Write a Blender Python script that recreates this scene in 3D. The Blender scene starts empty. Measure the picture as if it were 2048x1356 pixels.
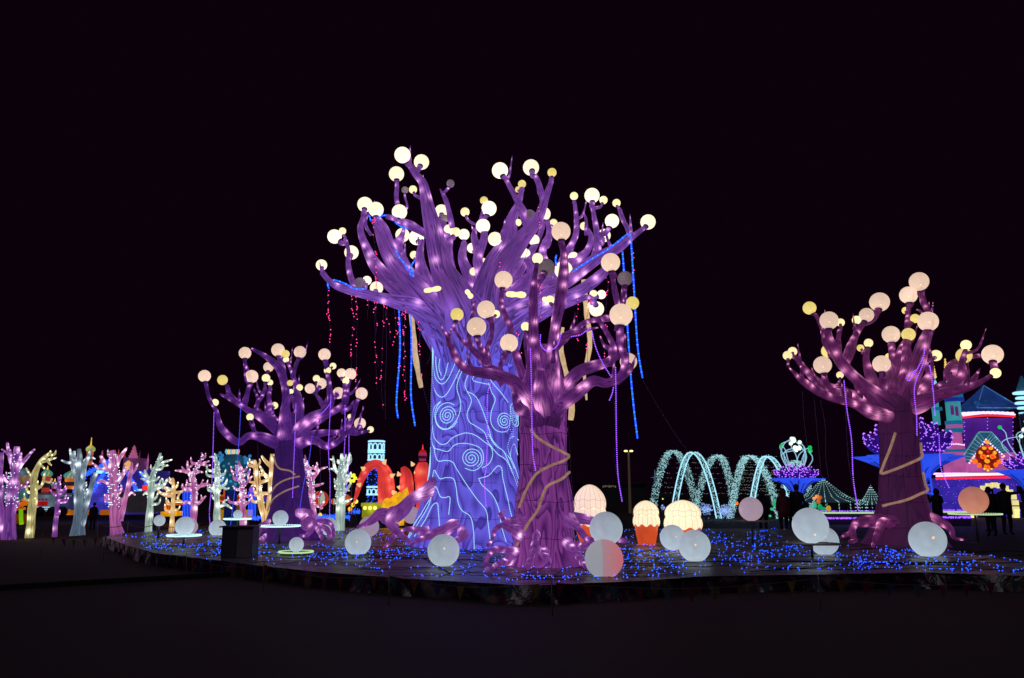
import bpy, math, random
import numpy as np
from mathutils import Vector
random.seed(7); RNG = np.random.default_rng(7)
sc = bpy.context.scene
C = sc.collection

# ------------------------------------------------------------------ camera
F = 1600.0; PITCH = math.atan(304/1600.0); CAMZ = 1.6
cam_d = bpy.data.cameras.new('camera'); cam = bpy.data.objects.new('camera', cam_d); C.objects.link(cam)
cam.location = (0, 0, CAMZ); cam.rotation_euler = (math.radians(90)+PITCH, 0, 0)
cam_d.sensor_width = 36; cam_d.lens = 36*F/2048; cam_d.clip_start = 0.05; cam_d.clip_end = 2000
sc.camera = cam
# ------------------------------------------------------------------ night sky
w = bpy.data.worlds.new('World'); sc.world = w; w.use_nodes = True
bgn = w.node_tree.nodes['Background']
bgn.inputs[0].default_value = (0.85, 0.10, 0.85, 1); bgn.inputs[1].default_value = 0.004
sun_d = bpy.data.lights.new('fill_sun', 'SUN'); sun_d.energy = 0.12; sun_d.angle = math.radians(30); sun_d.color = (0.95, 0.85, 1.0)  # weak sun added as ambient fill to brighten stage and ground
sun = bpy.data.objects.new('fill_sun', sun_d); C.objects.link(sun); sun.rotation_euler = (math.radians(38), 0, math.radians(-20))
vs = sc.view_settings; vs.view_transform = 'Standard'; vs.look = 'None'; vs.exposure = 0; vs.gamma = 1; vs.use_curve_mapping = False
sc.cycles.max_bounces = 5; sc.cycles.transparent_max_bounces = 12; sc.cycles.sample_clamp_indirect = .6
sc.cycles.use_denoising = True

# ------------------------------------------------------------------ geometry of the view
CP, SP = math.cos(PITCH), math.sin(PITCH)
def W(px, py, Y):
    u = (px-1024)/F; v = -(py-678)/F
    ry = CP - v*SP; rz = SP + v*CP; s = Y/ry
    return np.array([u*s, Y, CAMZ+rz*s])
def S(py, Y):
    v = -(py-678)/F
    return Y/(CP-v*SP)/F
def G(px, py, z=0.0):
    v = -(py-678)/F
    ry = CP - v*SP; rz = SP + v*CP; s = (z-CAMZ)/rz
    return np.array([(px-1024)/F*s, ry*s, z])
ZP = 0.25      # top of the low stage

# ------------------------------------------------------------------ materials
def lin(c):
    return tuple(((x/255)/12.92 if x/255 <= .04045 else ((x/255+.055)/1.055)**2.4) for x in c)
class NT:
    def __init__(s, name):
        s.m = bpy.data.materials.new(name); s.m.use_nodes = True; s.t = s.m.node_tree; s.t.nodes.clear()
        s.out = s.t.nodes.new('ShaderNodeOutputMaterial')
    def n(s, typ, **kw):
        nd = s.t.nodes.new('ShaderNode'+typ)
        for k, v in kw.items(): setattr(nd, k, v)
        return nd
    def l(s, a, b): s.t.links.new(a, b)
    def val(s, sock, v):
        if isinstance(v, (int, float)): sock.default_value = v
        elif isinstance(v, tuple): sock.default_value = v if len(v) != 3 or sock.type == 'VECTOR' else (*v, 1)
        else: s.l(v, sock)
    def math(s, op, a, b=0.0, c=None, clamp=False):
        nd = s.n('Math', operation=op, use_clamp=clamp); s.val(nd.inputs[0], a); s.val(nd.inputs[1], b)
        if c is not None: s.val(nd.inputs[2], c)
        return nd.outputs[0]
    def mix(s, f, a, b, mode='MIX'):
        nd = s.n('Mix', data_type='RGBA', blend_type=mode); s.val(nd.inputs[0], f); s.val(nd.inputs[6], a); s.val(nd.inputs[7], b)
        return nd.outputs[2]
    def attr(s, name): return s.n('Attribute', attribute_name=name)
    def noise(s, vec, scale, detail=2, rough=.5, dist=0):
        nd = s.n('TexNoise'); nd.inputs['Scale'].default_value = scale; nd.inputs['Detail'].default_value = detail
        nd.inputs['Roughness'].default_value = rough; nd.inputs['Distortion'].default_value = dist
        if vec is not None: s.l(vec, nd.inputs['Vector'])
        return nd.outputs[0]
    def ramp(s, f, stops):
        nd = s.n('ValToRGB'); s.l(f, nd.inputs[0]); e = nd.color_ramp.elements
        while len(e) < len(stops): e.new(.5)
        for i, (p, c) in enumerate(stops): e[i].position = p; e[i].color = (*c, 1) if len(c) == 3 else c
        return nd.outputs[0]
    def pos(s): return s.n('NewGeometry').outputs['Position']
    def surf(s, sh): s.l(sh, s.out.inputs[0])

def fabric(name, dark, mid, hot, K=26, base2=None, wall=.35, k=1.0, linew=.55, bright=None, amb=.10, wideg=1.1):
    """backlit painted lantern silk: light of the lamps strung inside, dimmed by the painted grain lines"""
    t = NT(name); b = t.attr('bark'); g = t.attr('glow'); h = t.attr('hue')
    n = t.noise(b.outputs['Vector'], 1.0, 2.0, .4, .6)
    fr = t.math('FRACT', t.math('MULTIPLY', n, float(K)*(1.0 if linew > .9 else .8)))
    ln = t.math('SUBTRACT', 1.0, t.math('POWER', t.math('SUBTRACT', 1.0, fr), 1.9))          # brushed contour: hard edge, fading to one side
    ln = t.math('MINIMUM', ln, t.math('MULTIPLY', t.math('SUBTRACT', 1.0, fr), 14.0), clamp=True)
    big = t.noise(b.outputs['Vector'], .5, 2)
    big = t.math('MULTIPLY_ADD', big, 2.0, -.5, clamp=True)
    md = lin(mid)
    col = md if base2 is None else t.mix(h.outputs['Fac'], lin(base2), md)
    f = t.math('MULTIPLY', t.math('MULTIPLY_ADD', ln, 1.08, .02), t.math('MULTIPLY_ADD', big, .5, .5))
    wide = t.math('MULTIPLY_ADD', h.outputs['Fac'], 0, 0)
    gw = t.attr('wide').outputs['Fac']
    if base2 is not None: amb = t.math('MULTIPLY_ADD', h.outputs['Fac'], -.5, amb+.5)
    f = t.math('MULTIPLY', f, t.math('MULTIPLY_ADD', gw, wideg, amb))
    c = t.mix(t.math('MINIMUM', f, 1.5), lin(dark), col)
    c.node.clamp_factor = False
    gl = t.math('MULTIPLY', g.outputs['Fac'], t.math('MULTIPLY_ADD', ln, .6, .4))
    c = t.mix(t.math('MINIMUM', gl, 1.0), c, lin(hot))
    e = t.n('Emission'); t.l(c, e.inputs[0]); t.l(t.math('MULTIPLY_ADD', t.math('POWER', t.math('MINIMUM', gl, 1.0), 2.0), 1.7*k, k), e.inputs[1])
    p = t.n('BsdfPrincipled'); p.inputs['Base Color'].default_value = (*[x*.4 for x in lin(mid)], 1); p.inputs['Roughness'].default_value = .55
    a = t.n('AddShader'); t.l(e.outputs[0], a.inputs[0]); t.l(p.outputs[0], a.inputs[1]); t.surf(a.outputs[0])
    return t.m
def glow(name, rgb, k=1.0, var=.0, sc_=1.5, sample=True, base=True, rgb2=None, spots=0):
    t = NT(name); e = t.n('Emission'); e.inputs[1].default_value = k
    c = lin(rgb)
    if var:
        n = t.noise(t.pos(), sc_, 3); f = t.math('MULTIPLY_ADD', n, 2.4, -.7, clamp=True)
        t.l(t.mix(f, tuple(x*(1-var) for x in c) if rgb2 is None else lin(rgb2), c), e.inputs[0])
    else: e.inputs[0].default_value = (*c, 1)
    if spots:
        vo = t.n('TexVoronoi'); vo.inputs['Scale'].default_value = spots; t.l(t.pos(), vo.inputs['Vector'])
        d = t.math('POWER', t.math('SUBTRACT', 1.0, vo.outputs['Distance'], clamp=True), 5.0)
        t.l(t.math('MULTIPLY_ADD', d, k*1.9, k*.62), e.inputs[1])
    if base:
        p = t.n('BsdfPrincipled'); p.inputs['Base Color'].default_value = (*[x*.5 for x in c], 1); p.inputs['Roughness'].default_value = .5
        a = t.n('AddShader'); t.l(e.outputs[0], a.inputs[0]); t.l(p.outputs[0], a.inputs[1]); t.surf(a.outputs[0])
    else: t.surf(e.outputs[0])
    if not sample: t.m.cycles.emission_sampling = 'NONE'
    return t.m
def solid(name, col, rough=.7, metal=0, nz=0, nsc=8, bump=0, spec=.5):
    t = NT(name); p = t.n('BsdfPrincipled'); p.inputs['Roughness'].default_value = rough; p.inputs['Metallic'].default_value = metal
    p.inputs['Specular IOR Level'].default_value = spec
    if nz:
        n = t.noise(t.pos(), nsc, 4); t.l(t.mix(n, tuple(x*(1-nz) for x in col), tuple(x*(1+nz) for x in col)), p.inputs['Base Color'])
        if bump:
            b = t.n('Bump'); b.inputs['Strength'].default_value = bump; t.l(n, b.inputs['Height']); t.l(b.outputs[0], p.inputs['Normal'])
    else: p.inputs['Base Color'].default_value = (*col, 1)
    t.surf(p.outputs[0]); return t.m
def globe_mat(name, rgb, k=1.0, see=.10, var=.12):
    """opal plastic shell, lit from inside, with shading painted into the glow (brighter below); thin enough to let the bulb show"""
    t = NT(name); e = t.n('Emission'); e.inputs[1].default_value = k; c = lin(rgb)
    oi = t.n('ObjectInfo'); tc = t.n('TexCoord')
    n = t.noise(tc.outputs['Object'], 1.2, 2); r = t.math('MULTIPLY_ADD', oi.outputs['Random'], .3, .85)
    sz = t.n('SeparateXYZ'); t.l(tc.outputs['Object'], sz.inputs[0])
    v = t.math('MULTIPLY', t.math('MULTIPLY', t.math('MULTIPLY_ADD', n, var*2, 1-var), r), t.math('MULTIPLY_ADD', sz.outputs[2], -var, 1.0))  # shading of the shell painted into its glow, brighter towards the bottom
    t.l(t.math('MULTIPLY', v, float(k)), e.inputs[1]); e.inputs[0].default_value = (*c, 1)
    p = t.n('BsdfPrincipled'); p.inputs['Base Color'].default_value = (.62, .64, .66, 1); p.inputs['Roughness'].default_value = .35
    a = t.n('AddShader'); t.l(e.outputs[0], a.inputs[0]); t.l(p.outputs[0], a.inputs[1])
    if see:
        tr = t.n('BsdfTransparent'); m = t.n('MixShader'); m.inputs[0].default_value = see
        t.l(a.outputs[0], m.inputs[1]); t.l(tr.outputs[0], m.inputs[2]); t.surf(m.outputs[0])
    else: t.surf(a.outputs[0])
    return t.m
M = {}
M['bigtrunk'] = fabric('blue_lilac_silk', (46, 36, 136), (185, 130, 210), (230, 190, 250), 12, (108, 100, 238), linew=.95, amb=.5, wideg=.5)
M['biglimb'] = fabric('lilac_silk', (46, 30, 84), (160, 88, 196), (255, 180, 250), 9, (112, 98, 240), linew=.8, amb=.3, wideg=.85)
M['purple'] = fabric('purple_silk', (48, 18, 72), (146, 66, 152), (250, 155, 222), 10, linew=.75, amb=.7, wideg=.6)
M['purplelimb'] = fabric('purple_silk_limb', (34, 14, 46), (128, 52, 146), (255, 165, 222), 8, linew=.75)
M['plum'] = fabric('plum_silk', (38, 15, 42), (128, 46, 114), (250, 155, 205), 8, linew=.75)
M['violet'] = fabric('violet_silk', (36, 16, 66), (116, 50, 160), (250, 160, 232), 8, linew=.75)
M['rootglow'] = fabric('root_silk', (66, 26, 90), (160, 84, 172), (255, 190, 245), 7, linew=.7)
M['wire'] = solid('black_wire', (.02, .012, .03), .6)
M['cable'] = solid('grey_cable', (.25, .24, .28), .5)
M['post'] = solid('steel_post', (.16, .17, .18), .45, .6)
M['collar'] = fabric('collar_silk', (30, 14, 44), (70, 36, 84), (200, 120, 180), 8)
M['g_bright'] = globe_mat('lit_warm_globe', (255, 236, 198), 1.35, 0, .05)
M['g_beige'] = globe_mat('beige_globe', (232, 198, 172), .95, .10)
M['g_yellow'] = globe_mat('yellow_globe', (238, 214, 112), .9, .08)
M['g_small'] = globe_mat('small_lit_globe', (255, 236, 170), 1.15, .0)
M['g_dim'] = globe_mat('unlit_globe', (84, 70, 80), .8, .04)
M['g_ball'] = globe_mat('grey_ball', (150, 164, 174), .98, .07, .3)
M['g_pinkball'] = globe_mat('pinkish_ball', (160, 138, 152), .85, .03, .15)
M['g_orange'] = globe_mat('orange_ball', (200, 122, 98), .74, .0, .3)
M['bulb'] = glow('warm_bulb', (255, 190, 110), 9, base=False)
M['bulbred'] = glow('red_bulb', (255, 70, 50), 6, sample=False, base=False)  # red lamp added inside the ball that carries the painted red reflection
M['strip'] = glow('cyan_white_led', (158, 220, 245), 1.4, sample=False, base=False)
M['neonblue'] = glow('blue_neon', (22, 78, 255), 2.6, sample=False, base=False)
M['neonblue_w'] = glow('pale_blue_neon', (110, 175, 255), 1.8, sample=False, base=False)
M['ledpurple'] = glow('purple_led', (150, 80, 255), 2.3, sample=False, base=False)
M['ledblue'] = glow('deep_blue_led', (70, 80, 255), 1.6, sample=False, base=False)
M['ledpink'] = glow('pink_led', (255, 60, 140), 2.6, sample=False, base=False)
M['dotblue'] = glow('ground_blue_led', (26, 82, 255), 6.5, base=False)
M['dotwhite'] = glow('white_led', (225, 240, 255), 1.4, sample=False, base=False)
M['dotcool'] = glow('cool_led', (160, 215, 222), 1.15, sample=False, base=False)
M['cloth'] = glow('cream_cloth', (222, 188, 140), 1.0, .4, 6)
M['tubelamp'] = glow('warm_tube_lamp', (255, 226, 168), 1.5, .25, 5)
M['vine'] = glow('vine_tan_silk', (172, 132, 110), .8, .4, 9)

# ------------------------------------------------------------------ mesh building
class MB:
    def __init__(s): s.V = []; s.Fq = []; s.mi = []; s.n = 0; s.glow = []; s.hue = []; s.bark = []; s.wide = []
    def add(s, v, f, mi=0, glow=None, hue=None, bark=None, wide=None):
        v = np.asarray(v, float); k = len(v)
        s.V.append(v)
        for q in f: s.Fq.append([i+s.n for i in q])
        s.mi += [mi]*len(f)
        s.glow.append(np.zeros(k) if glow is None else glow); s.wide.append(np.full(k, .3) if wide is None else wide); s.hue.append(np.ones(k) if hue is None else hue)
        s.bark.append(v.copy() if bark is None else bark); s.n += k
    def mesh(s, name, mats, org):
        me = bpy.data.meshes.new(name); v = np.vstack(s.V)-np.asarray(org)
        me.from_pydata(v.tolist(), [], s.Fq)
        for m in mats: me.materials.append(m)
        if len(mats) > 1: me.polygons.foreach_set('material_index', s.mi)
        a = me.attributes.new('glow', 'FLOAT', 'POINT'); a.data.foreach_set('value', np.concatenate(s.glow).astype(np.float32))
        a = me.attributes.new('hue', 'FLOAT', 'POINT'); a.data.foreach_set('value', np.concatenate(s.hue).astype(np.float32))
        a = me.attributes.new('bark', 'FLOAT_VECTOR', 'POINT'); a.data.foreach_set('vector', np.vstack(s.bark).astype(np.float32).ravel())
        a = me.attributes.new('wide', 'FLOAT', 'POINT'); a.data.foreach_set('value', np.concatenate(s.wide).astype(np.float32))
        me.update(); return me
ORG = {}
def link(name, me, parent=None, loc=None):
    o = bpy.data.objects.new(name, me); C.objects.link(o)
    if parent is not None: o.parent = parent
    if loc is not None: o.location = loc
    return o
def tag(o, label=None, cat=None, group=None, kind=None):
    for k, v in (('label', label), ('category', cat), ('group', group), ('kind', kind)):
        if v: o[k] = v
    return o
def thing(name, label, cat, loc, group=None):
    o = bpy.data.objects.new(name, None); C.objects.link(o); o.empty_display_size = .2
    o.location = tuple(loc); ORG[o.name] = np.array(loc, float); return tag(o, label, cat, group)
def org(p): return ORG.get(p.name, np.zeros(3)) if p is not None else np.zeros(3)
def build(mb, name, mats, parent=None, smooth=True, kind=None, label=None):
    if not isinstance(mats, (list, tuple)): mats = [mats]
    me = mb.mesh(name, mats, org(parent))
    if smooth: me.polygons.foreach_set('use_smooth', [True]*len(me.polygons))
    o = link(name, me, parent); ORG[o.name] = org(parent)
    if kind: o['kind'] = kind
    if label: o['label'] = label
    return o
def solo(mb, name, mats, label, cat, group=None, smooth=True, kind=None):
    """a thing that is one mesh; origin at the middle of its base"""
    v = np.vstack(mb.V); lo, hi = v.min(0), v.max(0); o0 = np.array([(lo[0]+hi[0])/2, (lo[1]+hi[1])/2, lo[2]])
    if not isinstance(mats, (list, tuple)): mats = [mats]
    me = mb.mesh(name, mats, o0)
    if smooth: me.polygons.foreach_set('use_smooth', [True]*len(me.polygons))
    return tag(link(name, me, None, tuple(o0)), label, cat, group, kind)

def spline(P, step):
    """Catmull-Rom through rows of P (any columns), resampled about every `step` metres"""
    P = np.asarray(P, float)
    if len(P) == 2: P = np.vstack([P[0], (P[0]+P[1])/2, P[1]])
    Q = np.vstack([2*P[0]-P[1], P, 2*P[-1]-P[-2]]); out = []
    for i in range(1, len(Q)-2):
        a, b, c, d = Q[i-1:i+3]; L = np.linalg.norm((c-b)[:3]); n = max(2, int(math.ceil(L/step)))
        t = (np.arange(n)/n)[:, None]
        out.append(.5*((2*b)+(-a+c)*t+(2*a-5*b+4*c-d)*t*t+(-a+3*b-3*c+d)*t**3))
    out.append(Q[-2][None, :]); return np.vstack(out)
def tube(mb, path, seg=12, lobes=0.0, bulbs=0.0, hue=None, mi=0, cap=True, bk=1.6, seed=None, bscale=.9, bamp=1.0, tip=False):
    """path rows x,y,z,r. bulbs: spacing in metres of the lamps strung inside."""
    path = np.asarray(path, float); p = path[:, :3]; r = np.maximum(path[:, 3], .0015); n = len(p)
    T = np.gradient(p, axis=0); T /= np.linalg.norm(T, axis=1)[:, None]+1e-9
    u = np.cross(T[0], (0.1, .9, .2)); u /= np.linalg.norm(u)+1e-9; U = [u]
    for i in range(1, n):
        u = U[-1]-T[i]*np.dot(U[-1], T[i]); u /= np.linalg.norm(u)+1e-9; U.append(u)
    U = np.array(U); Wv = np.cross(T, U)
    s = np.concatenate([[0], np.cumsum(np.linalg.norm(np.diff(p, axis=0), axis=1))])
    th = np.arange(seg)/seg*2*math.pi; ph = RNG.uniform(0, 6, 4) if lobes else np.zeros(4)
    TH, SS = np.meshgrid(th, s)
    rr = r[:, None]*np.ones_like(TH)
    if lobes:
        rm = max(r.max(), .02)
        rr = rr*(1+lobes*np.sin(3*TH+ph[0]+SS*.8/rm*.25)+lobes*.6*np.sin(5*TH+ph[1]-SS*.5)+lobes*1.3*np.sin(SS/rm*.9+ph[2]+np.sin(TH))+lobes*.8*np.sin(SS/rm*.37+ph[3]))
    c, sn = np.cos(TH), np.sin(TH)
    v = p[:, None, :]+rr[..., None]*(c[..., None]*U[:, None, :]+sn[..., None]*Wv[:, None, :])
    off = RNG.uniform(0, 40, 3) if lobes else np.zeros(3)
    R = r.mean(); kk = bk
    bark = np.stack([c*kk*1.4, sn*kk*1.4, SS*.55/max(.12, R*1.1)*.22*kk], -1)+off
    v = v.reshape(-1, 3); bark = bark.reshape(-1, 3)
    g = np.zeros(len(v)); wd = np.zeros(len(v))
    if bulbs and s[-1] > bulbs*.5:
        k = max(1, int(s[-1]/bulbs)); sb = (np.arange(k)+RNG.uniform(.2, .8, k))/k*s[-1]
        if tip: sb = np.append(sb, s[-1]*.86)
        for q in sb:
            if lobes and bulbs < 1 and RNG.uniform() < min(.3, max(0, (np.interp(q, s, r)-.12)*2.0)): continue
            i = min(n-1, int(np.searchsorted(s, q))); a = RNG.uniform(0, 6.28)
            bp = p[i]+(U[i]*math.cos(a)+Wv[i]*math.sin(a))*r[i]*.7
            d = np.linalg.norm(v-bp, axis=1); sg = min(max(.026, r[i]*bscale*.5), .10)
            g += bamp*np.exp(-(d/sg)**2)*1.25; wd = np.maximum(wd, np.exp(-(d/(sg*2.9))**2))
    h = np.ones(len(v)) if hue is None else np.clip(hue(v), 0, 1)
    f = []
    for i in range(n-1):
        a = i*seg
        for j in range(seg):
            k2 = (j+1) % seg; f.append((a+j, a+k2, a+seg+k2, a+seg+j))
    if cap:
        f.append(tuple(range(seg))[::-1]); f.append(tuple(range((n-1)*seg, n*seg)))
    mb.add(v, f, mi, g, h, bark, wd if bulbs else None)
def cyl(mb, a, b, r, seg=8, mi=0, r2=None):
    tube(mb, [(*a, r), (*((np.array(a)+np.array(b))/2), (r+(r2 if r2 is not None else r))/2), (*b, r if r2 is None else r2)], seg, mi=mi)
def line(mb, pts, r, seg=5, mi=0, step=.25):
    q = spline(pts, step); tube(mb, np.hstack([q, np.full((len(q), 1), r)]), seg, mi=mi)
def box(mb, lo, hi, mi=0):
    x0, y0, z0 = lo; x1, y1, z1 = hi
    mb.add([(x0, y0, z0), (x1, y0, z0), (x1, y1, z0), (x0, y1, z0), (x0, y0, z1), (x1, y0, z1), (x1, y1, z1), (x0, y1, z1)],
           [(0, 3, 2, 1), (4, 5, 6, 7), (0, 1, 5, 4), (1, 2, 6, 5), (2, 3, 7, 6), (3, 0, 4, 7)], mi)
def pbox(mb, x0, y0, x1, y1, Y, d, mi=0):
    """upright box whose front face at distance Y spans those picture points"""
    ym = (y0+y1)/2; a = W(x0, ym, Y); b = W(x1, ym, Y); box(mb, (a[0], Y, max(0, W(x0, y1, Y)[2])), (b[0], Y+d, W(x0, y0, Y)[2]), mi)
def lathe(mb, cx, cy, prof, seg=20, mi=0, wave=None, a0=0):
    """prof rows (z, r)"""
    prof = np.asarray(prof, float); n = len(prof); th = np.arange(seg)/seg*2*math.pi+a0
    v = []
    for z, r in prof:
        for t in th: v.append((cx+r*math.cos(t), cy+r*math.sin(t), z))
    f = [(i*seg+j, i*seg+(j+1) % seg, (i+1)*seg+(j+1) % seg, (i+1)*seg+j) for i in range(n-1) for j in range(seg)]
    f.append(tuple(range(seg))[::-1]); f.append(tuple(range((n-1)*seg, n*seg)))
    mb.add(v, f, mi)
OCT_V = np.array([(1, 0, 0), (-1, 0, 0), (0, 1, 0), (0, -1, 0), (0, 0, 1), (0, 0, -1)], float)
OCT_F = [(0, 2, 4), (2, 1, 4), (1, 3, 4), (3, 0, 4), (2, 0, 5), (1, 2, 5), (3, 1, 5), (0, 3, 5)]
def dot(mb, p, r, mi=0): mb.add(OCT_V*r+np.asarray(p), OCT_F, mi)
def dots_along(mb, pts, step, r, mi=0, jit=0):
    q = spline(pts, step)
    for p in q: dot(mb, p+RNG.normal(0, 1, 3)*jit, r, mi)
def blob(mb, c, r, seg=14, rings=8, mi=0):
    c = np.asarray(c, float); r = np.asarray(r, float)*np.ones(3)
    v = []; f = []
    for i in range(rings+1):
        a = math.pi*i/rings*.998+.001
        for j in range(seg):
            b = 2*math.pi*j/seg; v.append(c+r*np.array([math.sin(a)*math.cos(b), math.sin(a)*math.sin(b), math.cos(a)]))
    f = [(i*seg+j, (i+1)*seg+j, (i+1)*seg+(j+1) % seg, i*seg+(j+1) % seg) for i in range(rings) for j in range(seg)]
    g = None; mb.add(v, f, mi)
_sm = {}
def unit_sphere(mat, hi=True):
    k = (mat.name, hi)
    if k not in _sm:
        mb = MB(); blob(mb, (0, 0, 0), 1, 32 if hi else 14, 20 if hi else 8); me = mb.mesh('globe', [mat], (0, 0, 0))
        me.polygons.foreach_set('use_smooth', [True]*len(me.polygons)); _sm[k] = me
    return _sm[k]
def sphere(name, c, r, mat, parent=None, hi=True):
    o = link(name, unit_sphere(mat, hi), parent, tuple(np.asarray(c)-org(parent))); o.scale = (r, r, r)
    return o

# ------------------------------------------------------------------ ground
mb = MB(); N = 60; xs = np.linspace(-1, 1, N); xs = np.sign(xs)*np.abs(xs)**3*300
v = [(x, y, -.002) for y in np.concatenate([[-30], np.linspace(0, 60, 30), [100, 200, 400]]) for x in xs]
rows = len(v)//N
mb.add(v, [(i*N+j, i*N+j+1, (i+1)*N+j+1, (i+1)*N+j) for i in range(rows-1) for j in range(N-1)])
t = NT('asphalt'); p = t.n('BsdfPrincipled'); n1 = t.noise(t.pos(), .35, 5); n2 = t.noise(t.pos(), 70, 3)
t.l(t.mix(t.math('MULTIPLY_ADD', n1, .6, t.math('MULTIPLY', n2, .5)), (.026, .019, .018), (.085, .06, .055)), p.inputs['Base Color'])
p.inputs['Roughness'].default_value = .8; b = t.n('Bump'); b.inputs['Strength'].default_value = .5; b.inputs['Distance'].default_value = .01
t.l(n2, b.inputs['Height']); t.l(b.outputs[0], p.inputs['Normal']); t.surf(p.outputs[0]); M['asphalt'] = t.m
tag(solo(mb, 'ground', M['asphalt'], None, None, smooth=False), kind='structure')
# dirt verge to the left behind a low kerb
mb = MB(); A = [G(-500, 1098), G(205, 1084), G(205, 1060), G(-500, 1062)]
for q in A: q[2] = .004
mb.add(A, [(0, 1, 2, 3)]); M['dirt'] = solid('bare_dirt', (.075, .05, .032), .9, 0, .6, 3, .6)
tag(solo(mb, 'dirt_verge', M['dirt'], None, None, smooth=False), kind='structure')
M['kerb'] = solid('dark_kerb', (.03, .028, .03), .8, 0, .3, 6)
k1, k2 = G(-60, 1184), G(470, 1152); dk = (k2-k1)/np.linalg.norm(k2-k1); nn = np.array([-dk[1], dk[0], 0])*.07
for i in range(9):
    a, b_ = k1+(k2-k1)*(i+.01)/9, k1+(k2-k1)*(i+.99)/9; mb = MB(); h = np.array([0, 0, .09])
    mb.add([a-nn, b_-nn, b_+nn, a+nn, a-nn+h, b_-nn+h, b_+nn+h, a+nn+h], [(4, 5, 6, 7), (0, 1, 5, 4), (1, 2, 6, 5), (2, 3, 7, 6), (3, 0, 4, 7)])
    if i == 0:
        kb = thing('kerb', None, None, tuple(k1)); kb['kind'] = 'structure'
    build(mb, 'kerb_stone', M['kerb'], kb, smooth=False)

# ------------------------------------------------------------------ the low stage under foil cloth
EDGE = [(206, 1074), (260, 1092), (314, 1107), (437, 1121), (507, 1130), (630, 1143), (813, 1157), (1058, 1171), (1180, 1166), (1300, 1161), (1400, 1153), (1634, 1149), (1848, 1145), (2048, 1152), (2300, 1158)]
E = np.array([G(x, y, ZP) for x, y in EDGE])
def edge_at(x): return np.interp(x, E[:, 0], E[:, 1])
XL, XR, YB = E[0, 0], E[-1, 0], 30.0
def wr(x, y):
    """height of the crumpled cloth above the deck"""
    return .012*(1+np.sin(y*4.1+.7*np.sin(x*.45+y*.3)+1.5*np.sin(x*.17)))+.008*np.sin(y*9.7+1.3*np.sin(x*.8)+x*.2)+.005*np.sin(x*3.1+y*1.7)
nx, ny = 330, 260; gx = np.linspace(XL, XR, nx); gt = np.linspace(0, 1, ny)**1.3
X = np.repeat(gx[None, :], ny, 0); Y0 = edge_at(gx); YY = Y0[None, :]+(np.maximum(YB, Y0+.02)-Y0)[None, :]*gt[:, None]
Z = ZP+wr(X, YY)*np.minimum(1, (YY-Y0[None, :])*2)
mb = MB(); mb.add(np.stack([X, YY, Z], -1).reshape(-1, 3), [(i*nx+j, i*nx+j+1, (i+1)*nx+j+1, (i+1)*nx+j) for i in range(ny-1) for j in range(nx-1)])
t = NT('stage_foil_cloth'); p = t.n('BsdfPrincipled'); ps = t.pos(); mp = t.n('Mapping'); mp.inputs['Scale'].default_value = (.35, 2.2, 1); t.l(ps, mp.inputs[0])
n1 = t.noise(mp.outputs[0], 1.4, 5, .6, .6); n2 = t.noise(mp.outputs[0], 7, 4)
t.l(t.ramp(n1, [(.32, (.06, .055, .06)), (.45, (.24, .23, .24)), (.52, (.14, .13, .14)), (.7, (.5, .48, .52))]), p.inputs['Base Color'])
p.inputs['Roughness'].default_value = .33; p.inputs['Specular IOR Level'].default_value = .6
b = t.n('Bump'); b.inputs['Strength'].default_value = .8; b.inputs['Distance'].default_value = .04; t.l(t.math('ADD', n1, t.math('MULTIPLY', n2, .4)), b.inputs['Height']); t.l(b.outputs[0], p.inputs['Normal'])
t.surf(p.outputs[0]); M['foil'] = t.m
stage = thing('stage', 'wide low stage covered in crumpled grey cloth strewn with blue lights', 'stage', (3, 14, 0))
build(mb, 'stage_cloth', M['foil'], stage)
# deck beneath and the printed skirt
mb = MB(); sk = spline(np.array(E), .06); Ls = np.concatenate([[0], np.cumsum(np.linalg.norm(np.diff(sk, axis=0), axis=1))])
hs = [1.0, .8, .6, .4, .2, 0]; V = []
for k, h in enumerate(hs):
    off = (.015+.05*(1-h))*np.sin(Ls*5+np.sin(Ls*1.7)*2)*(1-h*.7)+.02*np.sin(Ls*17+h*4)*(1-h)
    V.append(np.stack([sk[:, 0], sk[:, 1]-.01+off*1.0-(1-h)*.10, ZP*h*1.01+0*Ls], -1))
V = np.concatenate(V); m = len(sk); mb.add(V, [((k+1)*m+j, (k+1)*m+j+1, k*m+j+1, k*m+j) for k in range(5) for j in range(m-1)])
t = NT('printed_skirt'); p = t.n('BsdfPrincipled'); ps = t.pos(); n = t.noise(ps, 1.3, 3, .6, .5); n2 = t.noise(ps, 1.7, 5, .65, .6)
t.l(t.mix(t.ramp(n2, [(.5, (0, 0, 0)), (.66, (1, 1, 1))]), (.02, .012, .02), t.ramp(n, [(.3, (.25, .05, .02)), (.42, (.04, .05, .16)), (.5, (.34, .27, .2)), (.58, (.22, .06, .16)), (.7, (.3, .14, .03))])), p.inputs['Base Color'])
p.inputs['Roughness'].default_value = .25; p.inputs['Specular IOR Level'].default_value = .9
b = t.n('Bump'); b.inputs['Strength'].default_value = 1; b.inputs['Distance'].default_value = .05; t.l(n2, b.inputs['Height']); t.l(b.outputs[0], p.inputs['Normal'])
t.surf(p.outputs[0]); M['skirt'] = t.m
build(mb, 'skirt', M['skirt'], stage)

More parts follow.
